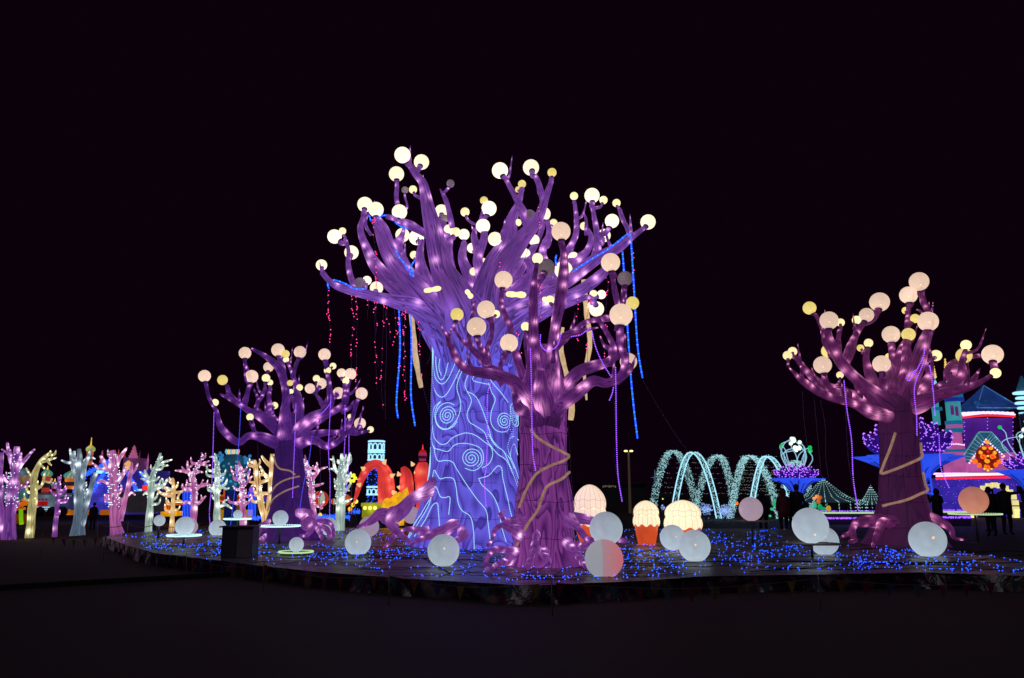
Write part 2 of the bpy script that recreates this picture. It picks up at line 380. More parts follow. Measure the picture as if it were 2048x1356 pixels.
# blue lights scattered in meandering strings on the stage
mb = MB(); mw = MB()
def inside(x, y): return XL < x < XR and edge_at(x)+.08 < y < YB-1
cnt = 0
for k in range(330):
    px = RNG.uniform(215, 2150); py = 1168-105*RNG.uniform(0, 1)**1.15
    q = G(px, py, ZP)
    if not inside(q[0], q[1]): continue
    a = RNG.uniform(.2, 1.5) if px > 1500 else RNG.uniform(-3.1, 3.1); pts = []
    for s_ in range(int(RNG.integers(12, 26))):
        a += RNG.normal(0, .16 if px > 1500 else .35); stp = .15 if px > 1500 else .2
        q = q+np.array([math.cos(a)*stp, math.sin(a)*stp*1.15, 0])
        if not inside(q[0], q[1]): break
        z = ZP+wr(q[0], q[1]); pts.append((q[0], q[1], z+.006)); 
        if RNG.uniform() < .6:
            dot(mb, (q[0]+RNG.normal(0, .05), q[1]+RNG.normal(0, .12), z+.022), .0058+.00017*q[1]); cnt += 1
    if len(pts) > 2: line(mw, np.array(pts), .004, 3, step=.2)
tag(solo(mb, 'ground_lights', M['dotblue'], 'tiny blue fairy lights strewn all over the stage cloth', 'fairy lights'), kind='stuff')
tag(solo(mw, 'light_wires', M['wire'], 'thin dark wires of the blue fairy lights on the stage', 'wires'), kind='stuff')

# ------------------------------------------------------------------ lantern trees
def interp_trunk(prof, py):
    a = np.array(sorted(prof), float); return np.interp(py, a[:, 0], a[:, 1]), np.interp(py, a[:, 0], a[:, 2])
def on_trunk(prof, Y, px, py, lift=.02):
    cx, hw = interp_trunk(prof, py); t_ = max(-.985, min(.985, (px-cx)/hw)); c = W(cx, py, Y); R = hw*S(py, Y)+lift
    return c+np.array([t_*R, -math.sqrt(1-t_*t_)*R, 0])
class Tree:
    def __init__(s, label, base, Y, prof, mt, ml, group, size=1, trunk_bulbs=0, hue=None, hueL=None, bk=1.2, vm=3):
        s.Y = Y; s.prof = prof; s.ml = ml; s.hueL = hueL
        b = W(*base, Y); s.e = thing('lantern_tree', label, 'lantern tree', (b[0], Y, ZP), group)
        P = np.array([[*W(cx, py, Y), hw*S(py, Y)] for py, cx, hw in prof]); mb = MB()
        q = spline(P, .08); tube(mb, q, 44, .012, trunk_bulbs, hue, bk=bk, bscale=.22)
        # bark coordinates of a trunk: long grain with knots
        B = mb.bark[0]; R = P[:, 3].mean(); B[:, 2] *= vm
        s.q = q; build(mb, 'trunk', mt, s.e)
        mw = MB()
        for i in range(1, 7):       # sewn seams over the steel frame
            k = int(len(q)*i/7); rr = q[k, 3]*1.014+.003
            a = np.arange(41)/40*2*math.pi; pts = np.stack([q[k, 0]+rr*np.cos(a), q[k, 1]+rr*np.sin(a), np.full(41, q[k, 2])+.02*np.sin(a*3+i)], -1)
            line(mw, pts, .005, 4, step=.3)
        for j in range(9):
            a = j/9*6.283+.2; pts = [(x+(r*1.016+.003)*math.cos(a), y+(r*1.016+.003)*math.sin(a), z) for x, y, z, r in q[::3]]
            line(mw, np.array(pts), .0035, 4, step=.3)
        build(mw, 'wire_frame', M['wire'], s.e)
        s.samples = []
    def limb(s, dd, pts, name='branch', mat=None, bulbs=None, lob=.07, d0=0.0, bamp=1.0):
        n = len(pts); P = []
        if name == 'branch': pts = [p_ if i < 2 else (p_[0], p_[1], p_[2]*.87) for i, p_ in enumerate(pts)]
        L = np.concatenate([[0], np.cumsum([math.hypot(pts[i+1][0]-pts[i][0], pts[i+1][1]-pts[i][1]) for i in range(n-1)])]); L /= L[-1]
        for (x, y, r), u in zip(pts, L):
            Y = s.Y+d0+(dd-d0)*u; P.append([*W(x, y, Y), r*S(y, Y)])
        q = spline(P, max(.03, s.Y*.0024)); mb = MB()
        tube(mb, q, (22 if q[:, 3].max() > .25 else 14) if q[:, 3].mean() > .1 else 10, lob, bulbs or max(.14, s.Y*.011), s.hueL, bscale=1.1, bamp=bamp)
        o = build(mb, name, mat or s.ml, s.e)
        if name == 'branch':
            Lr = np.linspace(0, 1, len(q))
            for k in range(0, len(q), 3):
                x, y, z, r = q[k]; s.samples.append((x, y, z, r, k == len(q)-1 or k >= len(q)-4))
        return q
    def globes(s, L):
        sm = np.array([[a, b, c, d] for a, b, c, d, e in s.samples])
        thin = np.where((sm[:, 3] < .17) & (sm[:, 3] > .05))[0]; ax = s.q[-1][:2]
        for i in RNG.choice(thin, 22, replace=False):      # bare pointed spurs
            a = sm[i, :3]; out = np.array([a[0]-ax[0], (a[1]-ax[1])*.8, 0]); out = out/(np.linalg.norm(out)+.01)*.4+RNG.normal(0, .35, 3)*[1, .7, 0]; L_ = RNG.uniform(.28, .62)*s.Y/21; r_ = min(sm[i, 3]*.55, .055)
            P = [[*a, r_*1.3], [*(a+(out+[0, 0, .45])*L_*.5), r_], [*(a+(out*.9+[0, 0, 1.15])*L_), .004]]; mb = MB(); tube(mb, spline(P, .05), 8, .05, .2, s.hueL, bscale=1.0, bamp=.6); build(mb, 'spur', s.ml, s.e)
        # picture position of every limb sample
        u = sm[:, 0]; yy = sm[:, 1]; zz = sm[:, 2]-CAMZ; dep = yy*CP+zz*SP
        sx = 1024+F*u/dep; sy = 678-F*(-yy*SP+zz*CP)/dep
        for gI in L:
            x, y, r, kind = gI[:4]; back = gI[4] if len(gI) > 4 else None
            d = np.hypot(sx-x, sy-(y+r*1.1)) + np.where(sy < y+r*.5, (y+r*.5-sy)*2.2, 0) + np.maximum(0, np.abs(sx-x)-(sy-y))*.6
            i = int(np.argmin(d)); sa = sm[i]; dist = math.hypot(sx[i]-x, sy[i]-y)
            Yg = sa[1]+(RNG.uniform(-.25, .5) if back is None else back)
            if abs(d[i]) < 8 and back is None: Yg = sa[1]
            c = W(x, y, Yg); R = r*S(y, Yg)
            # neck direction: towards the limb, mostly from below
            dirv = np.array(sa[:3])-c; dirv /= np.linalg.norm(dirv)+1e-6; dn = dirv*.6+np.array([0, -.1, -.8]) if dist > r*2.5 else dirv+np.array([0, -.05, -.25]); dn /= np.linalg.norm(dn)
            foot = c+dn*R*.9; rt = max(R*.34, .03); r0 = min(max(sa[3]*.75, rt*.8), rt*1.9)
            mid = (foot*.45+sa[:3]*.55)+np.array([RNG.normal(0, .03), 0, -.03])*min(3, dist/20)
            m2 = foot+dn*R*.9
            P = [[*sa[:3], r0], [*mid, (r0*.6+rt*.5)], [*foot, rt]] if dist < r*3.2 else [[*sa[:3], r0], [*mid, (r0+rt)*.5], [*m2, rt*.85], [*foot, rt]]
            if np.linalg.norm(foot-sa[:3]) > .03:
                q = spline(P, max(.03, s.Y*.0022)); mb = MB(); tube(mb, q, 10, .05, max(.2, s.Y*.014), s.hueL, bscale=1.2)
                build(mb, 'twig', s.ml, s.e)
            mat = {'L': 'g_bright', 'B': 'g_beige', 'Y': 'g_yellow', 'D': 'g_dim', 's': 'g_small'}[kind]
            gl = sphere('globe', c, R, M[mat], s.e)
            if kind in 'BY':
                bl = link('bulb', unit_sphere(M['bulb'], False), gl, (RNG.uniform(-.2, .3), -.45, RNG.uniform(-.55, -.2))); bl.scale = (.075,)*3
            cl = MB(); tube(cl, np.array([[*(foot+dn*R*.22), rt*1.05], [*foot, rt*1.18], [*(foot-dn*R*.14), rt*1.1]]), 12)
            build(cl, 'collar', M['collar'], s.e)
    def vine(s, pts, r, mat, name='vine', lift=.03, dots=None):
        P = np.array([[*on_trunk(s.prof, s.Y, x, y, lift), r*S(y, s.Y)] for x, y in pts])
        mb = MB(); q = spline(P, .05); tube(mb, q, 7)
        if dots:
            st = dots[0]*S(900, s.Y); L = np.concatenate([[0], np.cumsum(np.linalg.norm(np.diff(q[:, :3], axis=0), axis=1))])
            for u in np.arange(0, L[-1], st): dot(mb, [np.interp(u, L, q[:, k])-(.01 if k == 1 else 0) for k in range(3)], dots[1]*S(900, s.Y))
        return build(mb, name, mat, s.e)
def Z(o, sc_, pts): return [(o[0]+x*sc_, o[1]+y*sc_) for x, y in pts]
def Zr(o, sc_, pts): return [(o[0]+x*sc_, o[1]+y*sc_, r) for x, y, r in pts]

# ---- the big blue tree
z600 = W(950, 690, 21)[2]; z500 = W(950, 575, 21)[2]
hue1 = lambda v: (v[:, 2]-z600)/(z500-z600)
PR1 = [(1096, 952, 150), (1080, 950, 138), (1050, 950, 122), (1010, 950, 108), (960, 950, 92), (920, 949, 86), (879, 950, 86), (800, 950, 85), (700, 951, 84), (680, 950, 85), (660, 950, 80), (645, 950, 62), (636, 950, 25)]
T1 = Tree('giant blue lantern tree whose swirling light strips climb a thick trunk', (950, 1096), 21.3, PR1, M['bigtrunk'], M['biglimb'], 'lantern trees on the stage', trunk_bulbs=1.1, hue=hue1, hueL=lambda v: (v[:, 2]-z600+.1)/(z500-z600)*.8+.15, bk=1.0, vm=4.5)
for dd, P in [
    (-1.6, [(938, 720, 46), (930, 655, 52), (905, 590, 43), (880, 532, 29), (867, 466, 24), (855, 413, 16), (846, 368, 10), (832, 349, 8), (818, 328, 6)]),
    (-1.4, [(915, 705, 38), (895, 650, 40), (848, 590, 31), (806, 545, 24), (779, 505, 19), (763, 460, 15), (751, 438, 10)]),
    (-.6, [(895, 690, 30), (875, 645, 34), (830, 603, 26), (785, 567, 21), (753, 532, 15), (734, 498, 10), (721, 460, 7), (727, 434, 6)]),
    (-2.0, [(905, 700, 36), (882, 655, 32), (838, 618, 22), (779, 601, 14), (747, 593, 12), (700, 580, 11), (673, 572, 8), (657, 560, 6), (644, 544, 6)]),
    (-1.4, [(855, 470, 8), (822, 452, 8), (793, 439, 7), (772, 433, 5)]),
    (.5, [(890, 620, 26), (854, 569, 18), (843, 535, 13), (840, 505, 9), (845, 480, 5)]),
    (-.6, [(800, 505, 9), (790, 490, 8), (803, 472, 6), (808, 452, 3), (806, 424, 1)]),
    (-.6, [(965, 715, 42), (978, 645, 48), (987, 545, 27), (1013, 492, 21), (1024, 439, 13), (1037, 407, 8), (1044, 376, 6)]),
    (-1.5, [(985, 705, 38), (988, 630, 36), (1002, 545, 26), (1040, 482, 18), (1074, 442, 12), (1090, 399, 9), (1101, 368, 6), (1104, 355, 5)]),
    (-1.4, [(1058, 458, 10), (1042, 418, 8), (1026, 386, 6), (1011, 357, 5)]),
    (-1.4, [(1088, 405, 7), (1079, 372, 6), (1069, 350, 5)]),
    (-1.0, [(995, 705, 38), (1015, 645, 38), (1070, 592, 27), (1133, 562, 18), (1172, 532, 15), (1199, 513, 13), (1236, 495, 11), (1260, 476, 8), (1278, 463, 6), (1288, 455, 5)]),
    (-1.8, [(990, 710, 38), (1015, 655, 36), (1075, 612, 22), (1133, 593, 14), (1167, 577, 13), (1199, 553, 12), (1215, 535, 9)]),
    (.2, [(1020, 650, 28), (1090, 620, 14), (1133, 606, 10), (1167, 596, 7), (1196, 592, 5)]),
    (-.7, [(1190, 522, 10), (1193, 500, 9), (1193, 466, 7), (1188, 434, 6), (1184, 410, 5)]),
    (.4, [(1080, 590, 15), (1115, 545, 11), (1132, 511, 10), (1151, 471, 7), (1153, 439, 5), (1149, 402, 4)]),
    (-.1, [(1110, 570, 14), (1143, 529, 12), (1172, 505, 9), (1182, 478, 6), (1176, 458, 4)]),
    (-.9, [(1262, 474, 6), (1254, 455, 5), (1247, 442, 5), (1238, 418, 4)]),
    (1.2, [(915, 620, 22), (902, 560, 16), (898, 510, 10), (900, 478, 7)]),
    (1.4, [(945, 620, 22), (940, 560, 16), (925, 520, 10), (928, 486, 6)]),
    (1.0, [(965, 620, 26), (963, 560, 15), (955, 520, 11), (967, 480, 8), (968, 462, 7)]),
    (1.6, [(990, 610, 22), (1030, 550, 14), (1055, 515, 9), (1075, 480, 7), (1087, 450, 6)]),
    (-.3, [(1000, 610, 20), (1058, 560, 14), (1062, 535, 9), (1052, 518, 6)]),
    (1.9, [(905, 600, 20), (895, 520, 14), (893, 470, 9), (884, 440, 7)]),
    (1.2, [(960, 560, 12), (955, 505, 9), (948, 470, 6), (956, 448, 1.5)]),
    (.2, [(1096, 545, 10), (1085, 505, 9), (1098, 470, 7), (1095, 440, 5)]),
    (1.6, [(870, 610, 20), (820, 545, 12), (800, 500, 8), (803, 482, 6)]),
    (1.0, [(735, 590, 8), (708, 569, 7), (697, 530, 6), (697, 500, 5), (690, 478, 4)]),
    (-.3, [(905, 455, 6), (893, 405, 5), (880, 378, 1.5)]),
]: T1.limb(dd, P, d0=(-.62 if dd < -.9 else (.5 if dd > .9 else 0)) if P[0][1] > 600 else dd*.8)
T1.globes([(805, 310, 16, 'L'), (843, 324, 15, 'L'), (793, 348, 15, 'L'), (810, 380, 7, 'D'), (826, 379, 8, 's'), (901, 367, 8, 'D'), (883, 422, 13, 'L', .4), (889, 437, 8, 'D'),
    (752, 419, 15, 'L'), (730, 409, 15, 'L'), (643, 530, 11, 'L'), (685, 462, 7, 's'), (669, 473, 14, 'L'), (703, 505, 14, 'L', .6), (720, 567, 12, 'D'), (734, 561, 9, 'L', .5), (753, 576, 13, 'L', .5),
    (799, 424, 15, 'L'), (805, 470, 14, 'L', .5), (833, 475, 15, 'L'), (828, 510, 8, 's'), (1000, 341, 16, 'L'), (1062, 335, 16, 'L'), (1104, 345, 9, 'Y'), (1044, 368, 8, 'Y'), (1036, 379, 6, 'Y', .3), (1296, 444, 15, 'L'),
    (1184, 391, 15, 'L'), (1207, 400, 8, 's'), (1148, 392, 8, 's'), (1168, 452, 8, 's'), (1233, 406, 8, 's'), (1224, 442, 14, 'L'), (1208, 471, 13, 'L', .5), (968, 401, 8, 'Y'), (978, 417, 15, 'L'), (966, 452, 14, 'L'), (990, 478, 14, 'L'),
    (930, 424, 9, 's'), (898, 460, 11, 'L'), (912, 464, 9, 's'), (928, 469, 11, 'L'), (944, 496, 10, 'L'), (966, 524, 8, 's'), (947, 543, 8, 's'), (1087, 428, 14, 'L'), (1059, 432, 13, 'D'), (1036, 445, 7, 's'), (1068, 480, 11, 'L'), (1050, 508, 11, 'L'), (1107, 446, 8, 's'),
    (1147, 515, 11, 'L'), (1127, 540, 18, 'L'), (951, 590, 11, 'L'), (1187, 588, 8, 's'), (1203, 589, 9, 'L'), (1186, 612, 11, 'L'), (1193, 618, 15, 'L'), (870, 508, 8, 's'), (1113, 560, 9, 's'), (1150, 585, 9, 's')])
for pts in [[(842, 395, 3), (850, 380, 2), (846, 350, .6)], [(1172, 470, 4), (1172, 440, 3), (1166, 424, .6)], [(1000, 480, 5), (1008, 455, 3), (1010, 438, .6)], [(955, 490, 5), (948, 465, 3), (943, 450, .6)], [(742, 470, 4), (731, 448, 3), (737, 425, .8)], [(1224, 500, 4), (1215, 478, 3), (1212, 462, .7)]]:
    T1.limb(-.6, pts, 'spur', d0=-.6)
# tangled roots
for dd, P in [
    (-1.6, [(915, 940, 12), (885, 966, 22), (852, 987, 20), (823, 1000, 15), (802, 1022, 17), (779, 1033, 19), (760, 1028, 14), (737, 1045, 10), (714, 1054, 4)]),
    (-2.1, [(795, 1020, 16), (783, 1045, 14), (795, 1065, 9), (812, 1078, 6), (820, 1086, 4)]), (-2.2, [(790, 1050, 10), (787, 1073, 6), (775, 1088, 5), (768, 1094, 4)]),
    (-2.4, [(945, 1036, 8), (912, 1048, 20), (890, 1060, 15), (862, 1070, 9), (838, 1080, 6), (822, 1090, 3)]), (-2.5, [(918, 1045, 12), (925, 1068, 14), (912, 1082, 8), (900, 1086, 5)]),
    (-2.2, [(1000, 1040, 10), (1012, 1048, 9), (1025, 1058, 7), (1028, 1075, 5)]), (-1.8, [(870, 1060, 14), (842, 1062, 9), (815, 1058, 6), (800, 1064, 4)]),
    (-1.2, [(1040, 1020, 18), (1180, 1040, 12), (1215, 1062, 8), (1236, 1078, 7), (1255, 1082, 5)])]:
    P = [(x, y, r*.78) for x, y, r in P]; T1.limb(dd, P, 'root', M['rootglow'], bamp=1.0, d0=(-.35 if P[0][0] == 915 else -1.0 if P[0][0] > 860 else -1.6), lob=.1)
o4 = (780, 640); k4 = .3982
def spiral(cx, cy, r0, r1, turns, asp=1.0, n=26, a0=0):
    return [(cx+(r0+(r1-r0)*i/(n*turns))*math.cos(a0+i/n*6.283)*asp, cy+(r0+(r1-r0)*i/(n*turns))*math.sin(a0+i/n*6.283)) for i in range(int(n*turns)+1)][::2]
STR = [[(224, 115), (223, 250), (217, 400), (211, 500)],
    [(265, 150), (250, 170), (245, 230), (255, 290), (270, 320), (290, 310), (305, 260), (320, 210), (345, 170), (375, 148), (405, 165)],
    [(265, 150), (268, 200), (262, 260), (275, 300)], [(232, 170), (232, 230), (238, 290), (255, 325), (280, 342), (305, 325), (330, 280), (350, 230), (375, 190), (385, 165)],
    [(228, 140), (226, 260), (232, 340), (250, 385), (275, 405), (300, 395), (330, 350), (360, 290), (385, 230)],
    [(395, 230), (385, 270), (362, 320), (352, 370), (370, 440), (360, 500), (335, 540), (300, 563), (270, 555), (250, 530), (240, 490), (250, 450), (270, 430)], spiral(305, 497, 5, 46, 3, .92), spiral(303, 500, 60, 66, .8, .92, a0=.5),
    [(270, 425), (238, 450), (228, 490), (228, 540), (235, 590), (255, 620), (280, 635), (305, 628), (330, 605), (370, 588), (400, 583), (440, 595), (480, 625), (510, 650), (518, 690), (500, 730), (470, 750)],
    [(214, 600), (228, 540), (222, 600), (235, 645), (270, 660), (310, 668), (340, 640), (380, 632), (430, 640), (465, 660), (476, 700), (465, 740), (430, 762), (390, 750)], spiral(420, 703, 5, 50, 3.2, 1.0),
    [(408, 295), (390, 350), (400, 385), (420, 430), (400, 490), (410, 530), (440, 550), (480, 580), (500, 630), (540, 680), (580, 710), (610, 770), (632, 830), (645, 880)],
    [(500, 350), (470, 345), (430, 335), (428, 318), (450, 308), (480, 310), (505, 325), (520, 345), (560, 390), (590, 430)], [(400, 385), (440, 410), (470, 470), (500, 560), (520, 620), (590, 690), (620, 750)],
    [(500, 345), (515, 390), (530, 420), (512, 480), (510, 530), (530, 565), (562, 575), (592, 560), (600, 500)], spiral(572, 522, 4, 42, 3, .85), spiral(622, 490, 4, 58, 3, .28), spiral(625, 480, 60, 62, .9, .4),
    [(640, 605), (615, 592), (595, 610), (588, 650), (600, 690), (625, 750), (640, 800)], [(600, 700), (605, 650), (620, 630), (636, 680)], [(200, 700), (208, 680), (214, 720), (210, 770), (200, 790)], [(196, 760), (203, 730), (205, 670)],
    [(105, 1095), (140, 1020), (180, 965), (200, 930), (222, 890), (230, 800), (238, 758), (252, 775), (270, 800), (300, 795), (335, 800), (350, 840), (360, 910), (380, 950), (420, 980), (435, 1050), (440, 1130)],
    [(110, 1095), (170, 1005), (215, 930), (232, 870), (245, 838), (258, 850), (275, 885), (300, 890), (322, 890), (318, 970)], [(150, 1075), (200, 1000), (235, 930), (260, 917), (268, 960), (278, 1045)],
    [(235, 640), (245, 690), (262, 715), (290, 712), (330, 720), (355, 760), (400, 830), (450, 900), (490, 950), (500, 1010), (510, 1080)],
    [(455, 800), (500, 785), (530, 750), (545, 738), (560, 750), (566, 800), (590, 900), (600, 950), (620, 1020)], [(455, 800), (470, 830), (520, 880), (550, 950), (560, 1020), (585, 1100)],
    [(500, 590), (530, 640), (570, 670), (600, 740), (630, 800), (648, 860)], [(548, 205), (565, 190), (585, 190), (600, 215)], [(485, 215), (520, 195), (560, 200)], [(190, 850), (200, 800), (203, 700), (206, 640)], [(600, 560), (612, 600), (610, 520), (600, 450), (610, 430)]]
for z in STR: T1.vine(Z(o4, k4, z), .42, M['strip'], 'light_strip', .03, (4.4, 1.0))
# tube lamps in the crotch
for (x0, y0, x1, y1, r) in [(848, 582, 882, 576, 5), (1012, 588, 1052, 590, 6), (1085, 598, 1104, 600, 5), (932, 580, 944, 596, 5)]:
    a_, b_, k_ = W(x0, y0, 19.5), W(x1, y1, 19.6), r*S(600, 19.5); mb = MB(); tube(mb, np.array([[*(a_+(b_-a_)*u), k_*q_] for u, q_ in ((0, .45), (.07, .85), (.3, 1.05), (.5, .8), (.75, 1.15), (.93, .9), (1, .4))]), 12)
    build(mb, 'tube_lamp', M['tubelamp'], T1.e)
# cream aerial roots hanging
for P, d in [([(822, 625, 5), (828, 680, 5), (832, 720, 6), (842, 775, 4)], 0), ([(1126, 655, 3), (1122, 690, 5), (1126, 720, 5), (1136, 760, 5)], 1), ([(1168, 560, 5), (1172, 620, 5), (1180, 680, 5), (1174, 725, 5)], 1), ([(1142, 800, 6), (1143, 820, 6), (1141, 840, 5)], 1), ([(1168, 740, 3), (1170, 765, 3), (1173, 800, 2)], 1)]:
    mb = MB(); tube(mb, spline([[*W(x, y, 21.3+d), r*S(y, 21.3+d)] for x, y, r in P], .06), 8, .06, .5, bscale=1.5); build(mb, 'hanging_root', M['cloth'], T1.e)

# ---- the near purple tree
PR2 = [(1132, 1093, 84), (1118, 1092, 76), (1090, 1090, 64), (1050, 1089, 60), (1010, 1090, 59), (970, 1089, 53), (938, 1088, 48), (870, 1087, 47), (858, 1087, 49), (853, 1087, 47), (831, 1087, 47), (810, 1086, 50), (780, 1086, 46), (740, 1088, 36), (710, 1091, 27), (690, 1092, 14)]
T2 = Tree('near purple lantern tree wound with cream vines in front of the giant tree', (1093, 1132), 15.4, PR2, M['purple'], M['purplelimb'], 'lantern trees on the stage', trunk_bulbs=.8, bk=1.0, vm=4)
for dd, P in [
    (-1.3, [(1078, 845, 28), (1070, 820, 26), (1052, 795, 20), (1025, 762, 16), (992, 750, 13), (961, 745, 11), (931, 738, 9), (909, 712, 8), (897, 681, 5), (884, 655, 2), (880, 645, .7)]), (-1.1, [(897, 690, 5), (899, 670, 3), (903, 655, .8)]),
    (-.6, [(1010, 762, 13), (990, 745, 11), (973, 731, 9), (959, 712, 8), (937, 693, 5), (920, 676, 4), (908, 655, 4), (913, 642, 4)]),
    (-1.1, [(975, 735, 9), (966, 705, 7), (957, 685, 6), (955, 674, 6)]), (.2, [(965, 725, 7), (972, 700, 5), (983, 674, 5), (984, 650, 5), (978, 636, 5)]), (-.9, [(1010, 757, 7), (1000, 735, 5), (1010, 714, 5), (1016, 702, 5)]), (.3, [(950, 705, 5), (938, 680, 5), (941, 655, 5), (947, 620, 4), (950, 603, 3)]),
    (.4, [(1048, 760, 12), (1034, 715, 8), (1024, 679, 7), (1019, 650, 7), (1008, 627, 6), (1002, 600, 6), (1005, 578, 6)]),
    (-.7, [(1078, 835, 24), (1074, 790, 24), (1068, 720, 14), (1067, 690, 12), (1067, 651, 11), (1067, 600, 11), (1069, 561, 7), (1073, 535, 5), (1074, 524, 5)]), (.1, [(1070, 580, 7), (1080, 560, 6), (1086, 550, 5)]),
    (-1.0, [(1098, 835, 24), (1100, 780, 23), (1104, 710, 15), (1111, 651, 13), (1120, 604, 13), (1127, 545, 11), (1127, 508, 8), (1122, 482, 7)]),
    (-1.2, [(1095, 845, 28), (1103, 822, 24), (1122, 807, 18), (1155, 785, 14), (1186, 762, 12), (1215, 766, 11), (1243, 750, 10), (1250, 720, 9), (1242, 685, 9), (1240, 655, 8)]),
    (.2, [(1105, 805, 20), (1127, 778, 16), (1155, 745, 14), (1190, 731, 12), (1218, 722, 10), (1228, 698, 8), (1212, 663, 6), (1199, 643, 5), (1195, 634, 5)]),
    (-.2, [(1098, 700, 10), (1125, 675, 9), (1155, 663, 7), (1180, 658, 4), (1197, 655, 1)]), (.5, [(1110, 700, 7), (1140, 668, 6), (1170, 645, 6), (1195, 639, 7), (1222, 636, 8)]),
    (.3, [(1238, 660, 7), (1240, 625, 6), (1245, 600, 5), (1250, 576, 5)]), (-.4, [(1238, 650, 7), (1234, 606, 6), (1228, 575, 6), (1224, 548, 6)]), (0, [(1062, 745, 10), (1057, 715, 7), (1052, 690, 5), (1051, 664, 4)]),
    (-1.3, [(1060, 830, 16), (1040, 818, 12), (1032, 800, 9), (1028, 780, 6)]), (.4, [(1225, 730, 7), (1222, 700, 6), (1208, 690, 4), (1200, 672, 1)]), (.2, [(1235, 765, 6), (1250, 752, 5), (1258, 742, 4)])]: T2.limb(dd, P, d0=(-.25 if dd < -.55 else 0))
for P in [[(1090, 830, 20), (1086, 800, 22), (1082, 770, 17), (1082, 740, 10)]]: T2.limb(-.75, P, d0=-.35)
T2.globes([(914, 629, 13, 'Y'), (953, 654, 19.5, 'B'), (972, 619, 18, 'B'), (992, 628, 8, 's'), (1018, 686, 18, 'B'), (1007, 560, 18, 'B'), (1075, 517, 11, 'L'), (1091, 536, 19, 'D'), (1122, 463, 19, 'B'), (1242, 630, 23, 'B'), (1265, 606, 13, 'Y'),
    (1221, 525, 19, 'B'), (1250, 557, 15, 'D'), (1257, 723, 17, 'B', .5), (1051, 653, 9, 's'), (1100, 600, 9, 's', .6)])
for z in [[(710, 560), (740, 600), (800, 640), (860, 670), (888, 685), (860, 710), (800, 735), (740, 770), (710, 810), (680, 870), (655, 940)], [(890, 765), (850, 800), (790, 830), (765, 870), (740, 950), (700, 1010), (660, 1090), (620, 1180), (607, 1222)]]:
    T2.vine(Z(o4, k4, z), 2.7, M['vine'], 'vine', .035)
def roots(T, L, bamp=1.1, d0=-.4):
    for dd, P in L:
        P = [P[0]]+[(x, y, r*.8) for x, y, r in P[1:]]; T.limb(dd, P, 'root', M['rootglow'] if T is not T4 else M['plum'], bamp=bamp, d0=d0, lob=.14, bulbs=.17)
T4 = None
roots(T2, [(-1.5, [(1040, 1070, 14), (1022, 1058, 10), (1005, 1050, 7), (990, 1062, 6), (984, 1080, 5), (975, 1090, 5)]), (-1.6, [(1030, 1105, 13), (1008, 1098, 10), (990, 1100, 8), (977, 1112, 6), (970, 1130, 5)]), (-1.3, [(1045, 1040, 12), (1015, 1042, 8), (1000, 1030, 5), (1010, 1022, 3)]),
    (-1.7, [(1078, 1062, 11), (1070, 1078, 10), (1068, 1100, 8), (1060, 1120, 7), (1056, 1134, 6)]), (-1.2, [(1135, 1040, 14), (1155, 1055, 9), (1170, 1075, 7), (1184, 1080, 5)]), (-1.5, [(1130, 1085, 13), (1148, 1100, 9), (1160, 1120, 7), (1172, 1134, 6)]), (-1.7, [(1085, 1100, 12), (1092, 1115, 10), (1098, 1128, 6)]),
    (-1.4, [(1150, 1095, 9), (1170, 1092, 7), (1185, 1085, 5), (1192, 1092, 4)]), (-1.5, [(1022, 1120, 11), (1000, 1126, 8), (985, 1135, 6), (972, 1138, 4)])])

